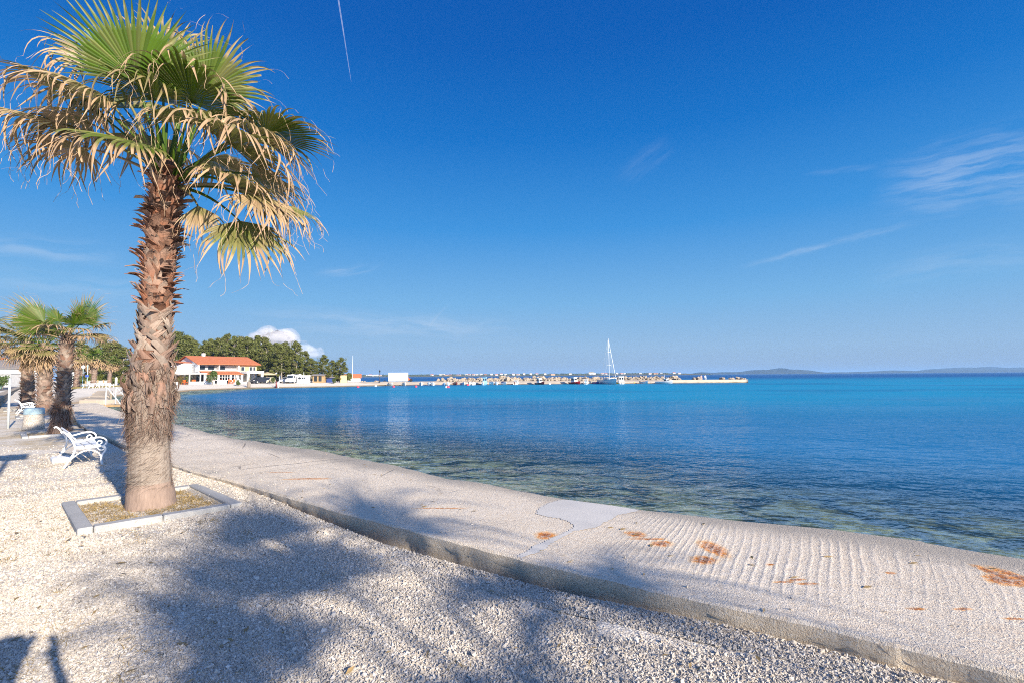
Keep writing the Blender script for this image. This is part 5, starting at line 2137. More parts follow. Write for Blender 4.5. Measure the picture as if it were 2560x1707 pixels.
# grey rail fence behind the far benches
t = thing('rail_fence', 'low grey wall like fence behind the far white benches', 'fence', (0, 0, 0))
mb = MB()
a, b = onland(214, 960, 92), onland(272, 960, 96)
d = (b - a).normalized()
mb.box((a + b) / 2 + Vector((0, 0, .55)), ((b - a).length, .12, .75), 0, d, Vector((-d.y, d.x, 0)))
mb.build('panel', MAT['fence'], t)
for k in range(5):
    mb = MB()
    q = a.lerp(b, k / 4)
    mb.box(q + Vector((0, 0, .5)), (.2, .22, 1.1), bev=.02)
    mb.build('fence_post', MAT['wood'], t)
p = onland(-12, 970, 66)
t = thing('green_container', 'pale green waste container at the left edge by the road', 'waste container', p)
mb = MB()
mb.prism([(-.5, 0), (.5, 0), (.62, 1.05), (-.62, 1.05)], .9, 0, Vector((0, -.45, .12)), Vector((1, 0, 0)), Vector((0, 0, 1)), Vector((0, 1, 0)))
mb.build('body', MAT['greenbin'], t)
mb = MB()
mb.box((0, 0, 1.22), (1.32, 1.0, .1), bev=.03)
mb.build('lid', MAT['greenbin'], t)

# ---- the stone slip with steps, bathing ladder and its board
s0, s1 = gp(236, 1002, ZP), gp(262, 978, .3)
mb = MB()
r = random.Random(8)
d = (s1 - s0)
Ls = math.hypot(d.x, d.y)
d = Vector((d.x, d.y, 0)).normalized()
nr = Vector((d.y, -d.x, 0))
for k in range(9):
    q = s0.lerp(s1, (k + .5) / 9)
    mb.box((q.x, q.y, .05 + .03 * k - .35), (Ls / 9 * 1.0, 1.3 + r.uniform(-.15, .15), .95), 0, d, nr, bev=.08)
o = mb.build('stone_slip', MAT['rock'])
tag(o, 'rough stone slip running down to the water where the promenade ends', 'slipway')
p = gp(247, 1003, ZP)
mb = MB()
mb.box((0, 0, -.02), (1.7, 1.2, .30), bev=.03)
mb.box((.9, -.1, -.22), (.9, 1.1, .25), bev=.03)
o = mb.build('landing_step', MAT['quay'])
o.location = p
tag(o, 'square concrete landing step at the end of the promenade', 'step')
p = gp(264, 1014, ZP - .1)
t = thing('bathing_ladder', 'white bathing handrails with a wooden tread at the far end of the promenade', 'ladder', p)
for yy in (-.0, .75):
    mb = MB()
    mb.tube(catmull([(0, yy, -.05), (0, yy, .95), (.12, yy, 1.02), (1.05, yy, -.1), (1.2, yy, -.7)], 5), .035, 8)
    mb.build('handrail', MAT['galv'], t)
mb = MB()
mb.box((.55, .37, .0), (1.9, 1.0, .12), bev=.02)
mb.build('tread', MAT['wood'], t)
# ------------------------------------------------------------------ trees
def pine(label, seed, h, wd, p=(0, 0, 0), nblob=30, per=190, bare=.35, size=.30, tone=(.0, .9), group=None, dry=(0, .25), fork=True):
    r = random.Random(seed)
    t = thing('pine_tree', label, 'tree', p, 0, group)
    mb = MB()
    lean = Vector((r.uniform(-.08, .08), r.uniform(-.08, .08), 0)) * h
    top = lean + Vector((0, 0, h * .9))
    tp = [Vector((0, 0, 0)), lean * .25 + Vector((r.uniform(-.15, .15), 0, h * .3)), lean * .6 + Vector((r.uniform(-.2, .2), 0, h * .6)), top]
    R0 = .018 * h + .05
    mb.tube(catmull(tp, 4), [R0 * (1 - .8 * i / 12) for i in range(13)], 7)
    tk = mb
    cr = MB()
    c_ = catmull(tp, 4)
    for k in range(nblob):
        f = bare + (1 - bare) * ((k + r.random()) / nblob)
        env = math.sin(math.pi * min(1, (f - bare) / (1 - bare) * .72 + .28)) ** .8 * r.uniform(.8, 1.12)
        a = r.uniform(0, 6.283)
        q = wd * env * math.sqrt(r.uniform(.08, 1))
        base = c_[min(12, int(f * .95 * 12))]
        cpos = Vector((base.x + q * math.cos(a), base.y + q * math.sin(a), f * h))
        s_ = wd * r.uniform(.12, .30)
        tn = r.uniform(0, .35)
        dr = (r.uniform(.3, .7),) * 2 if r.random() < .10 else dry
        clump(cr, cpos, (s_, s_, s_ * .62), per, size, r, (tone[0] + tn, tone[1] * .75 + tn), dr, .35)
        if k % 2 == 0:
            tk.tube([base * 1.0, (base + cpos) / 2 + Vector((0, 0, -.05 * h)), cpos], [R0 * .35, R0 * .22, R0 * .1], 4, cap=False)
    for k in range(10):
        f = r.uniform(bare + .1, .95)
        a = r.uniform(0, 6.283)
        clump(cr, (math.cos(a) * wd * .35, math.sin(a) * wd * .35, f * h), (wd * .7, wd * .7, h * .12), per, size, r, (.1, 1.0), dry, .0)
    tk.build('trunk', MAT['pinebark'], t)
    cr.build('crown', MAT['pine'], t)
    return t


PROT = [pine('', 100 + k, 10.5, w_, nblob=nb, bare=b) for k, (w_, nb, b) in enumerate([(3.3, 62, .12), (2.8, 54, .16), (3.7, 66, .20), (3.0, 58, .08)])]
WOOD = 'pines in the wood behind the restaurant'
# survey: left, top, distance, kind, width scale
rows = [
    # hillside of crowns behind the house
    (432, 835, 138, 0, 1.0), (452, 838, 150, 1, 1.1), (470, 845, 142, 2, 1.0), (489, 856, 150, 3, 1.0), (508, 858, 136, 1, 1.0), (524, 853, 146, 0, 1.0), (541, 850, 138, 3, 1.0), (558, 850, 150, 2, 1.0),
    (566, 842, 142, 1, .9), (584, 847, 135, 0, 1.0), (602, 846, 148, 3, 1.0), (620, 848, 138, 2, 1.0), (636, 845, 150, 0, 1.0), (650, 847, 142, 3, .95), (694, 862, 138, 2, 1.0), (716, 860, 148, 1, 1.0),
    (418, 842, 148, 2, 1.0), (400, 850, 140, 3, 1.0), (384, 862, 146, 0, 1.0)]
first_p = True
for (u, v, D, k, ws) in rows:
    p = onland(u, 955, D)
    hh = at(u, v, D).z - p.z
    s_ = hh / 10.5
    lab = 'green pine in the wood behind the orange roofed restaurant'
    root = dup(PROT[k], p, rng.uniform(0, 6.28), lab, WOOD, (s_ * ws * 1.05, s_ * ws * 1.05, s_ * 1.03))
# single trees one can point to
special = [
    (668, 852, 124, 1, .9, 'tall pine with a long bare pale trunk right of the carport'),
    (705, 868, 121, 2, .85, 'leaning pine with a forked pale trunk behind the beach lamp'),
    (741, 858, 122, 0, .85, 'tallest pine at the right shoulder of the wood, above the van'),
    (758, 880, 126, 3, .9, 'olive green pine just right of the tallest one'),
    (778, 898, 124, 2, .95, 'rounded low pine above the dark timber shelter'),
    (806, 890, 128, 1, 1.1, 'thin topped pine above the shelter, brownish twigs on top'),
    (826, 902, 122, 3, 1.1, 'dense pine over the blue shed'),
    (850, 896, 123, 0, 1.15, 'last dark pine at the right end of the wood, above the ochre shed'),
    (258, 849, 118, 0, 1.0, 'dark broad pine behind the right far palm'),
    (280, 858, 108, 2, .95, 'dark pine left of the big palm trunk, sloping down to the water'),
    (306, 872, 104, 3, 1.1, 'low dark pine directly left of the big palm trunk'),
    (206, 858, 128, 1, 1.2, 'pine behind the far fan palms, left of the dark broad one'),
    (232, 872, 124, 3, 1.1, 'shorter pine between the far fan palms'),
]
for (u, v, D, k, ws, lab) in special:
    p = onland(u, 955, D)
    hh = at(u, v, D).z - p.z
    s_ = hh / 10.5
    dup(PROT[k], p, rng.uniform(0, 6.28), lab, None, (s_ * ws * 1.1, s_ * ws * 1.1, s_ * 1.03))
for q in PROT:
    for c in [x for x in bpy.data.objects if x.parent == q]:
        bpy.data.objects.remove(c)
    bpy.data.objects.remove(q)
# undergrowth
und = None
for i, (u, D, h_) in enumerate([(186, 100, 2.4), (203, 104, 2.2), (222, 99, 2.6), (243, 106, 2.8), (262, 108, 2.6), (280, 101, 2.6), (300, 98, 2.4), (318, 96, 2.2), (336, 96, 2.6), (352, 98, 2.6), (368, 102, 2.8),
                               (440, 130, 4.2), (660, 128, 4.0), (690, 128, 3.6), (712, 127, 3.4), (770, 128, 3.0), (790, 129, 3.4), (845, 126, 2.8), (868, 127, 2.6), (815, 127, 2.4), (745, 129, 3.2)]):
    p = onland(u, 958, D)
    lab = 'dark green bush in the hedge row behind the far palms' if u < 400 else 'dark undergrowth bush at the foot of the pine wood'
    grp = 'hedge bushes behind the far palms' if u < 400 else 'undergrowth at the edge of the wood'
    if und is None:
        und = shrub('hedge_bush', lab, p, 2.6, 1.5, 77, n=1500, size=.3, dry=(0, .08), group=grp, mat='pine')
    else:
        dup(und, p, i * 1.7, lab, grp, (1.1, 1.1, h_ / 2.6))
# ------------------------------------------------------------------ jetty, breakwater, boats, buoys
DJ = 122.0
JX = lambda u, D=DJ: at(u, 950, D).x
mb = MB()
# a long low causeway of stone and earth ending in a concrete quay
nsec = 120
xs = [-38 + (JX(1868) + 38) * i / nsec for i in range(nsec + 1)]
rowsj = []
for i, x in enumerate(xs):
    f = i / nsec
    quay = 1 if x > JX(1665) else 0
    dj = DJ - .5 + (1 - f) * 0.5
    n1 = .18 * noise.noise(Vector((x * .5, 1, 0)))
    top1 = .30 + .08 * noise.noise(Vector((x * .3, 3, 0)))
    if quay:
        prof = [(dj, -3.2), (dj, ZW + .1), (dj + .02, .30), (dj + .1, .36), (dj + 3.4, .36), (dj + 4.2, .2), (dj + 6, -3.2)]
    else:
        prof = [(dj - 1.6 + n1, -3.2), (dj - .3 + n1, ZW + .05), (dj + .6 + n1, top1 - .3), (dj + 1.6, top1), (dj + 5.5, top1 + .12), (dj + 8.5, .2), (dj + 11, -3.2)]
    rowsj.append([mb.vert((x, y, z + (0 if quay else .05 * noise.noise(Vector((x * 1.7, y * 1.7, 0)))))) for y, z in prof])
for i in range(nsec):
    for k in range(6):
        mb.face((rowsj[i][k], rowsj[i + 1][k], rowsj[i + 1][k + 1], rowsj[i][k + 1]), 0, k not in (2, 3))
mb.face(rowsj[-1])
mb.face(rowsj[0][::-1])
o = mb.build('jetty', MAT['quay'])
tag(o, 'long low stone jetty with a concrete quay at its right end', 'jetty')

# boulders of the breakwater, every one its own stone
bm = []
for k in range(6):
    m_ = MB()
    r = random.Random(200 + k)
    m_.ellipsoid((0, 0, 0), (1, .8, .72), 9, 6, 0, .5, .75, k * 3 + 1)
    m_.smooth = [False] * len(m_.f)
    bm.append(m_.mesh('boulder', MAT['rock']))
r = random.Random(17)
us = []
u = 1098
while u < 1700:
    us.append(u)
    u += r.uniform(2.2, 5.5)
us += [1735, 1742, 1751, 1800, 1806, 1828, 1835, 1846, 1852, 1858, 1862]
nb = 0
for u in us:
    for lay in range(2 if u < 1690 else 1):
        D = 127.5 + r.uniform(-1.2, 1.5) - (3.0 if u > 1690 else 0) - lay * 1.6
        s_ = r.uniform(.32, .72) * (1.25 if 1240 < u < 1290 else 1) * (.8 if lay else 1)
        o = bpy.data.objects.new('boulder', bm[r.randrange(6)])
        COL.objects.link(o)
        x = JX(u + r.uniform(-3, 3), D)
        base = .36 + (r.uniform(.0, .42) if lay == 0 and u < 1690 else .0)
        o.location = (x, D, base + s_ * .3)
        o.rotation_euler = (r.uniform(-.6, .6), r.uniform(-.6, .6), r.uniform(0, 6.28))
        o.scale = (s_, s_, s_)
        tag(o, 'pale limestone boulder piled along the back of the jetty', 'boulder', 'boulders of the breakwater')
for u, s_ in ((962, .35), (905, .3), (912, .25), (938, .3), (942, .35), (948, .28)):
    o = bpy.data.objects.new('boulder', bm[u % 6])
    COL.objects.link(o)
    o.location = (JX(u, 129), 129, .45)
    o.scale = (s_, s_, s_)
    o.rotation_euler = (0, .3, u)
    tag(o, 'pale stone lying on the sandy start of the jetty', 'boulder', 'stones on the sand by the screen')

# open-air cinema screen
a, b = at(971, 952, 125.5), at(1020, 952, 125.5)
zt = at(995, 931, 125.5).z
t = thing('cinema_screen', 'large blank white screen standing on the sandy start of the jetty', 'screen', ((a.x + b.x) / 2, 125.5, .42))
mb = MB()
W2 = b.x - a.x
mb.box((0, 0, (zt - .42) / 2 + .05), (W2, .18, zt - .42 - .08), bev=.02)
mb.build('screen_panel', MAT['white'], t)
for s_ in (-.42, 0, .42):
    mb = MB()
    mb.tube([(W2 * s_, .15, 0), (W2 * s_, .15, zt - .6)], .06, 6)
    mb.tube([(W2 * s_, .15, zt - 1.0), (W2 * s_, 1.5, 0)], .05, 6)
    mb.build('brace', MAT['galv'], t)
# orange machine beside it
q = at(1023, 952, 126.5)
t = thing('small_digger', 'small orange machine with a dark tyre at the right foot of the screen', 'machine', (q.x, 126.5, .42))
mb = MB()
mb.box((0, 0, .45), (.75, .6, .5), bev=.08)
mb.box((-.2, 0, .8), (.3, .5, .35), bev=.06)
mb.build('body', MAT['orange'], t)
for s_ in (-.32, .32):
    mb = MB()
    mb.tube([(.45, s_ - .1, .32), (.45, s_ + .1, .32)], .34, 12)
    mb.build('wheel', MAT['rubber'], t)
p = at(949, 958, 123)
t = thing('street_lamp', 'black lantern lamp post at the start of the jetty, left of the white screen', 'street lamp', (p.x, 123, .28))
mb = MB()
mb.lathe([(.16, 0), (.12, .4), (.07, .5), (.055, 2.35), (.1, 2.4)], n=10)
mb.tube([(-.35, 0, 2.1), (.35, 0, 2.1)], .03, 5)
mb.build('pole', MAT['iron'], t)
mb = MB()
mb.lathe([(.10, 2.42), (.2, 2.75), (.24, 2.78), (.05, 3.0), (.02, 3.12)], n=6)
mb.build('lamp_head', MAT['iron'], t)


# ---- boats
def hull(mb, L, B, fb, draft=.25, bowrise=.35, transom=.8, n=12, open_=True, deck=.0):
    """bow to +x; z = 0 is the waterline"""
    rows = []
    for i in range(n + 1):
        s = i / n
        x = -L / 2 + L * s
        b = B / 2 * (transom + (1 - transom) * math.sin(min(1, s / .45) * math.pi / 2)) * (1 if s < .5 else max(.0, 1 - ((s - .5) / .5) ** 2.2))
        sh = fb + bowrise * max(0, (s - .35) / .65) ** 2
        xo = L * .06 * max(0, (s - .6) / .4) ** 2
        rows.append([(x, 0, -draft * (1 - max(0, (s - .75) / .25) ** 2)), (x + xo * .4, b * .62, -.05), (x + xo, b, sh), (x + xo, b * .90, sh + .02), (x + xo, b * .86, sh - .04 if not open_ else sh - .30)])
    R_ = [[mb.vert(p) for p in row] for row in rows]
    Lr = [[mb.vert((p[0], -p[1], p[2])) for p in row] for row in rows]
    for i in range(n):
        for k in range(4):
            mb.face((R_[i][k], R_[i + 1][k], R_[i + 1][k + 1], R_[i][k + 1]), 0, k < 2)
            mb.face((Lr[i][k], Lr[i][k + 1], Lr[i + 1][k + 1], Lr[i + 1][k]), 0, k < 2)
        mb.face((R_[i][4], R_[i + 1][4], Lr[i + 1][4], Lr[i][4]))
    mb.face([R_[0][k] for k in range(5)] + [Lr[0][k] for k in range(4, 0, -1)])


def boat(label, u, L, rz, hullm='white', cabin=None, motor=True, tarp=None, stripe=None, mast=0, D=None, fb=.42, beam=None):
    D = D or 119.2
    p = at(u, 960, D)
    B = beam or L * .36
    t = thing('motor_boat' if motor or cabin else 'rowing_boat', label, 'boat', (p.x, D, ZW + .02), rz)
    mb = MB()
    hull(mb, L, B, fb)
    h_ = mb.build('hull', MAT[hullm], t)
    if stripe:
        mb = MB()
        for s_ in (-1, 1):
            mb.tube(catmull([(-L / 2, s_ * B * .41, fb + .0), (-L * .1, s_ * B * .51, fb + .0), (L * .25, s_ * B * .40, fb + .12)], 4), .05, 5)
        mb.build('rubbing_strake', MAT[stripe], h_)
    mb = MB()
    for x in (-.28, 0.02):
        mb.box((x * L, 0, fb - .12), (.25, B * .8, .05))
    mb.build('thwart', MAT['wood'], t)
    if cabin:
        cl, chh, x0, cm = cabin
        mb = MB()
        bw = B * .66
        lo, hi = fb - .15, fb + chh
        pr = [(x0 - cl / 2, lo), (x0 + cl / 2 + .25, lo), (x0 + cl / 2 + .15, lo + chh * .5), (x0 + cl / 2 - .12, hi), (x0 - cl / 2, hi)]
        mb.prism(pr, bw, 0, Vector((0, -bw / 2, 0)), Vector((1, 0, 0)), Vector((0, 0, 1)), Vector((0, 1, 0)))
        cb = mb.build('cabin', MAT[cm], t)
        mb = MB()
        mb.box((x0 - .1, 0, hi + .04), (cl + .35, bw + .2, .07), bev=.02)
        mb.build('cabin_roof', MAT[cm], cb)
        zc, hh = lo + chh * .72, chh * .40
        for s_ in (-1, 1):
            mb = MB()
            mb.box((x0 - .02, s_ * (bw / 2 + .006), zc), (cl * .72, .02, hh))
            mb.build('window', MAT['darkglass'], cb)
            mb = MB()
            mb.box((x0 - cl / 2 - .006, s_ * bw * .24, zc), (.02, bw * .36, hh))
            mb.build('window', MAT['darkglass'], cb)
        mb = MB()
        mb.box((x0 + cl / 2 + .05, 0, zc - .02), (.16, bw * .8, hh * .9), 0, Vector((.93, 0, .37)), Vector((0, 1, 0)), Vector((-.37, 0, .93)))
        mb.build('window', MAT['darkglass'], cb)
    if motor:
        mb = MB()
        mb.box((-L / 2 - .16, 0, fb + .10), (.24, .24, .36), bev=.06)
        mb.box((-L / 2 - .16, 0, fb - .35), (.1, .08, .6), bev=.02)
        mb.build('outboard_motor', MAT['iron' if motor is True else motor], t)
    if tarp:
        mb = MB()
        rows_ = []
        for i in range(7):
            x = -L * .42 + L * .72 * i / 6
            ws = B * .46 * (1 if i < 5 else .8)
            rows_.append([mb.vert((x, yy * ws, fb + .05 + .28 * (1 - yy * yy) + .04 * noise.noise(Vector((x * 2, yy * 3, 1))))) for yy in (-1, -.5, 0, .5, 1)])
        for i in range(6):
            for k in range(4):
                mb.face((rows_[i][k], rows_[i + 1][k], rows_[i + 1][k + 1], rows_[i][k + 1]), 0, True)
        mb.build('cover', MAT[tarp], t)
    if mast:
        mb = MB()
        mb.tube([(.1, 0, fb - .2), (.1, 0, fb + mast)], .035, 6)
        mb.build('mast', MAT['white'], t)
    return t


BO = [
    ('white dinghy half ashore below the left corner of the screen', 976, 2.6, -1.0, dict(motor='iron', beam=1.1)),
    ('white dinghy nosing to the shore below the right corner of the screen', 1010, 2.6, -1.2, dict(motor='iron', beam=1.0)),
    ('plain white rowing boat, first one right of the screen', 1053, 2.7, -1.4, dict(motor=None, beam=1.05)),
    ('small boat under a blue grey cover beside a white one', 1073, 2.5, -1.5, dict(motor=None, tarp='navy', hullm='greyhull', beam=.9)),
    ('white rowing boat right of the blue covered boat', 1083, 2.4, -1.5, dict(motor=None, D=118.4, beam=.95)),
    ('low blue rowing boat left of a short white dinghy', 1110, 2.6, -1.35, dict(motor=None, hullm='bluehull', fb=.26, beam=.8)),
    ('short white dinghy right of the low blue rowing boat', 1121, 2.0, -1.6, dict(motor=None, D=118.6, beam=.8)),
    ('dark open boat with a red bow among the first boulders', 1138, 2.8, -1.3, dict(motor=True, hullm='maroon', stripe='redhull', beam=1.1)),
    ('long white open boat with an inner dark thwart', 1157, 3.0, -1.25, dict(motor=None, beam=1.1)),
    ('white boat with a dark outboard motor seen from astern', 1175, 3.6, 1.5, dict(motor='iron', stripe='white', beam=1.1)),
    ('white sports boat beside the one with the dark outboard', 1185, 3.2, 1.5, dict(motor=None, D=118.8, beam=.85)),
    ('light blue tall cabin boat seen from the stern', 1212, 4.6, 1.5, dict(cabin=(1.4, 1.35, .1, 'bluehull'), hullm='bluehull', motor='white', fb=.45, beam=1.25)),
    ('grey covered boat right of the light blue cabin boat', 1230, 3.0, -1.3, dict(tarp='greyhull', motor=None, beam=1.05)),
    ('boat under a pale cream cover', 1241, 2.9, -1.5, dict(tarp='white', motor=None, D=118.6, beam=1.05)),
    ('small white boat with a navy cover below the highest boulders', 1260, 2.7, -1.2, dict(tarp='navy', motor=None, beam=1.0)),
    ('white bulky boat with a brown hatch, alone before the boulders', 1290, 3.4, 1.4, dict(cabin=(.8, .5, .2, 'white'), motor='maroon', fb=.42, beam=1.35)),
    ('dark red hulled boat with a square white wheelhouse', 1350, 3.4, -1.05, dict(cabin=(1.0, 1.1, -.3, 'white'), hullm='maroon', motor=None, stripe='white', fb=.38, beam=1.25)),
    ('bright red hulled boat with a white wheelhouse, left of the yacht', 1437, 3.6, -1.0, dict(cabin=(1.1, 1.2, -.3, 'white'), hullm='redhull', motor=None, stripe='redhull', fb=.42, beam=1.35)),
    ('white boat with a glass windscreen between the red boat and the yacht', 1465, 3.6, 1.4, dict(cabin=(.8, .7, .1, 'white'), motor='bluehull', beam=1.25)),
    ('low dark blue boat close to the left of the yacht', 1490, 3.0, -1.3, dict(hullm='navy', motor=None, stripe='redhull', fb=.28, beam=1.0)),
    ('white cabin boat with large dark windows, right of the yacht', 1553, 4.2, 1.45, dict(cabin=(1.5, 1.3, .0, 'white'), motor='white', fb=.48, beam=1.75)),
    ('small white boat with a red stripe drawn to the boulders', 1610, 2.8, -1.2, dict(stripe='redhull', motor='iron', beam=.95)),
    ('white fishing boat with a raised bow and thin mast at the quay', 1660, 4.2, -.85, dict(cabin=(.7, .6, .6, 'white'), motor=None, mast=1.7, fb=.5, beam=1.4)),
]
for lab, u, L, rz, kw in BO:
    boat(lab, u, L, rz, **kw)

# the yacht
p = at(1520, 958, 117.5)
t = thing('sailing_yacht', 'white sailing yacht with a tall bare mast, bow towards the viewer', 'sailing boat', (p.x, 117.5, ZW + .02), -1.33)
mb = MB()
hull(mb, 8.2, 2.55, .95, .5, .35, .72, 16, False)
hy = mb.build('hull', MAT['white'], t)
mb = MB()
mb.tube(catmull([(-4.1, .98, .97), (-.8, 1.36, .98), (2, 1.05, 1.08), (4.3, .05, 1.34), (2, -1.05, 1.08), (-.8, -1.36, .98), (-4.1, -.98, .97)], 5), .05, 5)
mb.build('toe_rail', MAT['white'], hy)
mb = MB()
mb.box((.3, 0, 1.2), (3.6, 1.5, .42), bev=.12)
cb = mb.build('coachroof', MAT['white'], t)
for s_ in (-1, 1):
    mb = MB()
    mb.box((.3, s_ * .755, 1.22), (2.4, .02, .16))
    mb.build('window', MAT['darkglass'], cb)
mb = MB()
mb.box((-4.16, 0, .55), (.06, 1.9, .9), bev=.02)
mb.build('transom', MAT['white'], t)
mb = MB()
mh = 10.6
mb.tube([(.8, 0, 1.35), (.75, 0, mh * .6), (.62, 0, mh)], [.06, .05, .035], 8)
for z, w2 in ((4.4, .55), (7.4, .42)):
    mb.tube([(.75, -w2, z), (.75, w2, z)], .03, 5)
ms = mb.build('mast', MAT['white'], t)
mb = MB()
for pts in ([(4.2, 0, 1.35), (.66, 0, mh - .25)], [(-4.1, 0, 1.0), (.62, 0, mh)], [(.5, 1.3, 1.0), (.75, .55, 4.4), (.75, .42, 7.4), (.64, 0, mh - .4)], [(.5, -1.3, 1.0), (.75, -.55, 4.4), (.75, -.42, 7.4), (.64, 0, mh - .4)]):
    mb.tube(pts, .018, 4)
mb.build('rigging', MAT['galv'], ms)
mb = MB()
mb.tube([(4.1, 0, 1.6), (2.5, 0, 5.6), (.72, 0, mh - .3)], [.055, .05, .03], 7)
mb.build('furled_jib', MAT['white'], t)
mb = MB()
mb.tube([(.7, 0, 2.1), (-2.9, 0, 2.2)], .11, 7)
mb.build('boom', MAT['white'], t)
mb = MB()
for s_ in (-1, 1):
    for x in (-3.9, -2.4, -.9, .6, 2.1, 3.4):
        yy = 1.25 * (1 if x < 1 else max(.2, 1 - ((x - 1) / 3.4) ** 2))
        mb.tube([(x, s_ * yy, 1.0), (x, s_ * yy, 1.65)], .02, 4)
mb.build('stanchion', MAT['galv'], t)

for (u, v, m_, lab) in ((939, 965.5, 'white', 'white mooring buoy left of the two red ones by the shore'), (984, 967, 'buoyred', 'red buoy floating below the screen'), (1040, 967, 'buoyred', 'red buoy floating right of the screen'),
                        (1116, 968.5, 'white', 'round white buoy next to a red one'), (1120.5, 968.5, 'buoyred', 'red buoy touching the round white one'), (895, 968, 'buoyred', 'pink red buoy nearest the beach'),
                        (1169, 962.5, 'buoyred', 'tiny red buoy beside the moored white boats'), (1544, 958.7, 'buoyyellow', 'yellow buoy in front of the white cabin boat'), (1586, 958, 'buoyyellow', 'yellow buoy alone right of the cabin boat'),
                        (1374, 960, 'white', 'white float right of the dark red boat')):
    p = gp(u, v, ZW)
    t = thing('mooring_buoy', lab, 'buoy', p)
    mb = MB()
    mb.ellipsoid((0, 0, .10), (.26, .26, .25), 14, 9)
    mb.build('float', MAT[m_], t)
    mb = MB()
    mb.tube(catmull([(-.05, 0, .33), (0, 0, .43), (.05, 0, .33)], 5), .015, 5)
    mb.build('ring', MAT['galv'], t)


# ---- people
def person(name, label, joints, edges, radii, loc, rz, cloth, parts=()):
    """one continuous body grown round a skeleton"""
    me = bpy.data.meshes.new(name)
    me.from_pydata(joints, edges, [])
    me.materials.append(MAT[cloth])
    o = bpy.data.objects.new(name, me)
    COL.objects.link(o)
    sk = o.modifiers.new('skin', 'SKIN')
    sk.use_smooth_shade = True
    for i, rr_ in enumerate(radii):
        v = me.skin_vertices[0].data[i]
        v.radius = (rr_, rr_) if not hasattr(rr_, '__len__') else rr_
        v.use_root = (i == 0)
    ss = o.modifiers.new('smooth', 'SUBSURF')
    ss.levels = ss.render_levels = 1
    o.location = loc
    o.rotation_euler = (0, 0, rz)
    return tag(o, label, 'person')


def body(sit=False, arms=None):
    J, E, Rd = [], [], []

    def ad(p, r_, par=None):
        J.append(p)
        Rd.append(r_)
        if par is not None:
            E.append((par, len(J) - 1))
        return len(J) - 1
    hz_ = .48 if sit else .94
    pel = ad((0, 0, hz_), (.15, .11))
    ch_ = ad((0, .01, hz_ + .28), (.16, .10), pel)
    sh_ = ad((0, .0, hz_ + .46), (.13, .09), ch_)
    nk = ad((0, .01, hz_ + .56), .055, sh_)
    hd0 = ad((0, .03, hz_ + .66), .078, nk)
    ad((0, .03, hz_ + .77), .082, hd0)
    for s_ in (-1, 1):
        if sit:
            k0 = ad((s_ * .10, .12, hz_ - .02), .085, pel)
            k1 = ad((s_ * .13, .46, hz_ + .02), .062, k0)
            k2 = ad((s_ * .13, .52, hz_ - .38), .042, k1)
            ad((s_ * .13, .66, hz_ - .44), .038, k2)
        else:
            k0 = ad((s_ * .10, 0, hz_ - .12), .088, pel)
            k1 = ad((s_ * .12, .01, .50), .062, k0)
            k2 = ad((s_ * .13, -.01, .09), .042, k1)
            ad((s_ * .15, .16, .04), .038, k2)
        a0 = ad((s_ * .20, 0, hz_ + .44), .052, sh_)
        if arms == 'camera':
            a1 = ad((s_ * .36, .10, hz_ + .24), .043, a0)
            a2 = ad((s_ * .11, .21, hz_ + .60), .028, a1)
            hand = ad((s_ * .085, .225, hz_ + .66), (.035, .018), a2)
            for q, (dx, dz) in enumerate(((-.005, .075), (-.018, .085), (-.032, .08), (-.045, .06))):
                f1 = ad((s_ * (.085 + dx * .5), .24, hz_ + .66 + dz * .55), .0095, hand)
                ad((s_ * (.085 + dx * 1.4), .25, hz_ + .66 + dz), .008, f1)
            t1 = ad((s_ * .05, .205, hz_ + .645), .011, hand)
            ad((s_ * .03, .20, hz_ + .665), .009, t1)
        else:
            a1 = ad((s_ * .25, .05, hz_ + .18), .042, a0)
            a2 = ad((s_ * .16, .30, hz_ + .08), .028, a1)
            hand = ad((s_ * .14, .37, hz_ + .07), (.035, .018), a2)
            ad((s_ * .13, .43, hz_ + .055), .014, hand)
    return J, E, Rd


J, E, Rd = body(False, 'camera')
ph_ = person('person', 'person standing behind the viewpoint with raised arms, seen only as a shadow on the gravel', J, E, Rd, (0.03, -.30, .012), 0, 'cloth')
ph_.scale = (1.06, 1.06, 1.06)
mb = MB()
mb.ellipsoid((0, .015, 1.70), (.092, .11, .085), 14, 9, 0, .5, .15, 3)
mb.build('hair', MAT['hair'], ph_)
for (u, m_, lab, zz) in ((1753, 'pinkcloth', 'person in a pink top sitting among the boulders on the quay', .25), (1763, 'white', 'person in a white top sitting right of the pink one on the quay', .25)):
    J, E, Rd = body(True)
    o = person('person', lab, J, E, Rd, (JX(u, 124.5), 124.5, .36 - .05), 3.0, m_)
    mb = MB()
    mb.ellipsoid((0, .02, 1.24), (.10, .11, .10), 12, 8, 0, .5, .1, 5)
    mb.build('hair', MAT['hair'], o)
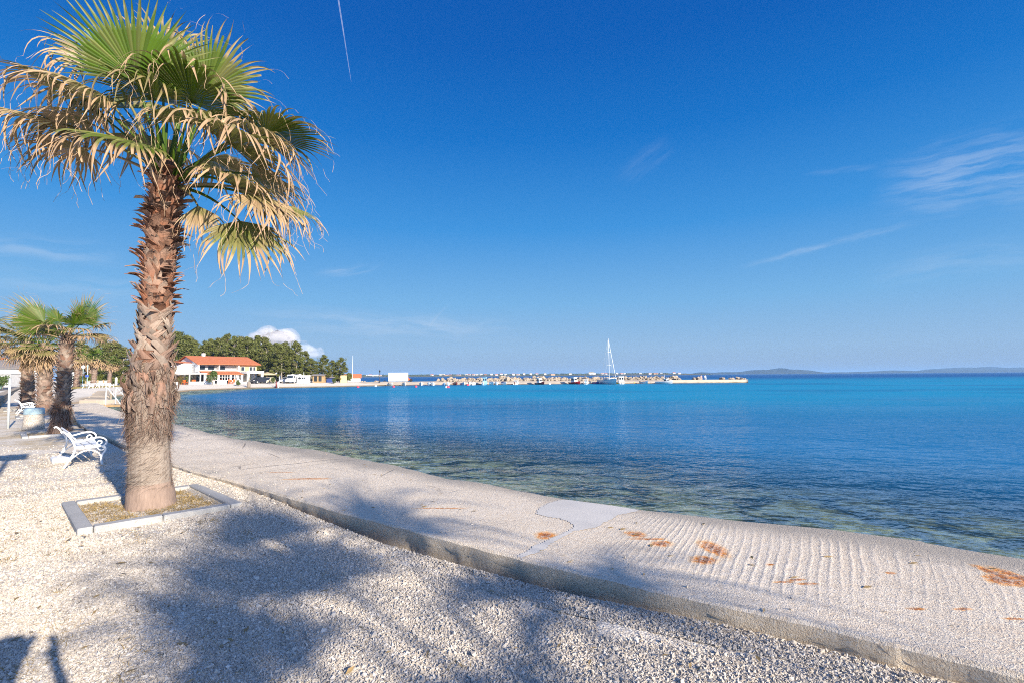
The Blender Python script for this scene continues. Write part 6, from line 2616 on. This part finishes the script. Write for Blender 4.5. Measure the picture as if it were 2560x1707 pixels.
# ------------------------------------------------------------------ far shore, hills, air, clouds
DF = 1750.0
r = random.Random(41)
mb = MB()
rows_ = []
xa, xb = at(780, 940, DF).x, at(1800, 940, DF).x
n_ = 150
for i in range(n_ + 1):
    x = xa + (xb - xa) * i / n_
    f = i / n_
    e = min(1, (1 - f) * 14)
    y0 = DF + 40 * noise.noise(Vector((x * .004, 0, 0))) + 160 * max(0, .25 - f)
    hh = (3.5 + 4 * noise.noise(Vector((x * .006, 3, 0))) + 5 * max(0, .5 - f)) * e
    rows_.append([mb.vert((x, y0, ZW - 2)), mb.vert((x, y0 + 8, 1.0 * e + ZW * (1 - e))), mb.vert((x, y0 + 60, 2.2 * e + .6 * hh)), mb.vert((x, y0 + 260, 1 + hh)), mb.vert((x, y0 + 500, -2))])
for i in range(n_):
    for k in range(4):
        mb.face((rows_[i][k], rows_[i + 1][k], rows_[i + 1][k + 1], rows_[i][k + 1]), 0, True)
o = mb.build('far_coast', MAT['farland'])
tag(o, None, None, kind='structure')
mb = MB()
for k in range(3200):
    f = r.random()
    x = xa + (xb - xa) * f * .99
    yo = r.uniform(20, 200)
    y = DF + yo + 160 * max(0, .25 - f)
    e = min(1, (1 - f) * 10)
    dens = .5 + .5 * noise.noise(Vector((x * .011, y * .01, 0)))
    if r.random() > dens + .25:
        continue
    hh = (1.2 + yo * .02) * e
    s_ = r.uniform(1.8, 4.2) * (.55 + .45 * e) * (1 + .5 * max(0, .4 - f))
    clump(mb, (x, y, hh + s_ * .5), (s_ * 1.5, s_ * 1.5, s_ * .8), 6, s_ * 1.1, r, (0, .8), (0, .2), .3)
o = mb.build('far_wood', MAT['pine'])
tag(o, 'dark low wood along the far shore', 'wood', kind='stuff')
HS = [(918, 0), (926, 1), (934, 0), (942, 0), (950, 1), (1080, 1), (1101, 0), (1108, 0), (1116, 2), (1124, 2), (1147, 2), (1166, 0), (1173, 1), (1184, 1), (1193, 0), (1203, 0), (1214, 1), (1229, 0), (1241, 1), (1253, 1), (1264, 0),
      (1283, 1), (1295, 1), (1310, 0), (1327, 0), (1342, 1), (1363, 0), (1382, 2), (1426, 0), (1478, 3), (1486, 0), (1506, 1), (1515, 1), (1542, 0), (1554, 1), (1561, 0), (1601, 0), (1625, 1), (1640, 2), (1654, 0), (1685, 1), (1698, 1)]
hp = {}
for i, (u, k) in enumerate(HS):
    D = DF + (35 if k != 2 else 25) + r.uniform(0, 30) + 160 * max(0, .25 - (u - 780) / 1020)
    p = at(u, 940, D)
    zt = 1.6 + r.uniform(0, 2.2)
    dims = [(8, 8, 5.0, 1.6), (10, 8, 4.0, 1.8), (15, 8, 3.4, 1.5), (16, 12, 8.5, 2.5)][k]
    key = k
    lab = ['small pale house with a tiled roof on the far shore', 'wide pale house with a tiled roof on the far shore', 'long low sandy coloured building on the far shore', 'largest white block on the far shore, left of the yacht mast'][k]
    if key not in hp:
        hp[key] = simple_house('far_house', lab, (p.x, p.y, zt), r.uniform(-.3, .3), *dims[:2], dims[2], dims[3], 'cream' if k == 2 else 'render', 'tiles' if k in (1, 2) else 'thatch', 'house')
        hp[key]['group'] = 'houses along the far shore'
    else:
        dup(hp[key], (p.x, p.y, zt), r.uniform(-.4, .4), lab, 'houses along the far shore')


# hills on the horizon
def hills(pts, D, depth, name='hills'):
    mb = MB()
    c = []
    for (u, v), (u2, v2) in zip(pts[:-1], pts[1:]):
        for k in range(8):
            c.append((u + (u2 - u) * k / 8, v + (v2 - v) * k / 8))
    c.append(pts[-1])
    rows_ = []
    for i, (u, v) in enumerate(c):
        p = at(u, v, D)
        top = max(2, p.z + 6 * noise.noise(Vector((u * .15, D, 0))) * min(1, max(0, p.z) / 40))
        row = []
        for j in range(7):
            s = j / 6
            z = top * math.sin(math.pi * s) ** .8 if 0 < j < 6 else -3
            q = p + Vector((0, (s - .5) * depth + depth * .06 * noise.noise(Vector((u * .05, j, 1))), 0))
            row.append(mb.vert((q.x, q.y, z if j != 3 else top)))
        rows_.append(row)
    for i in range(len(rows_) - 1):
        for j in range(6):
            mb.face((rows_[i][j], rows_[i + 1][j], rows_[i + 1][j + 1], rows_[i][j + 1]), 0, True)
    o = mb.build(name, MAT['hill'])
    tag(o, None, None, kind='structure')


hills([(1735, 934.5), (1752, 929.5), (1770, 930), (1790, 931), (1805, 929), (1835, 929.5), (1865, 928), (1880, 924.5), (1895, 924), (1925, 923.5), (1940, 921), (1950, 919.5), (1962, 922), (1990, 923.5), (2010, 924.5), (2035, 929), (2060, 931.3)], 4000, 500)
hills([(2040, 931.5), (2085, 929.5), (2120, 929.5), (2150, 928.5), (2180, 927.5), (2230, 925), (2260, 926), (2300, 926.5), (2330, 925), (2400, 925), (2460, 925), (2500, 924), (2560, 924), (2640, 922), (2760, 926)], 4450, 500)
hills([(2300, 926), (2330, 922), (2380, 919), (2405, 917.5), (2440, 918.5), (2475, 916), (2510, 919), (2540, 918), (2580, 917), (2650, 921), (2740, 926)], 4950, 500)

# the air between
mb = MB()
mb.box((0, 3000, 30), (34000, 30000, 73), 0)
t = NT('hazy_air')
pv_n = t.n('ShaderNodeVolumePrincipled', {'Color': (0.36, 0.62, 0.96, 1), 'Density': 0.000145, 'Anisotropy': 0.0})
t.t.links.new(pv_n.outputs[0], t.out.inputs['Volume'])
hz_o = mb.build('haze', t.mat)
tag(hz_o, 'thin bluish sea air over the bay', 'haze', kind='stuff')

# heaped cloud above the wood
r = random.Random(4)
mb = MB()
DC = 26000
for k in range(60):
    u = min(782, max(608, r.gauss(670, 38)))
    hmax = 48 * math.exp(-((u - 685) / 70) ** 2)
    v = 886 - r.uniform(0, 1) * hmax
    p = at(u, v, DC + r.uniform(-800, 800))
    s_ = r.uniform(240, 600)
    mb.ellipsoid(p, (s_ * 1.5, s_, s_ * .85), 16, 10, 0, .5, .5, k)
o = mb.build('cloud', MAT['cloud'])
tag(o, 'single white heaped cloud rising above the pine wood', 'cloud')
# contrail
mb = MB()
a, b = at(846, 0, 15000), at(878, 205, 15000)
a = a + (a - b) * .3
for s_ in (-1, 1):
    off = Vector((s_ * 17, 0, 0))
    n_ = 14
    mb.tube([a.lerp(b, k / n_) + off * (1 - k / n_ * .8) for k in range(n_ + 1)], [8 * (1 - .85 * (k / n_) ** 2) for k in range(n_ + 1)], 8)
o = mb.build('contrail', MAT['contrail'])
tag(o, 'thin white aircraft contrail high in the sky right of the tall palm', 'contrail')
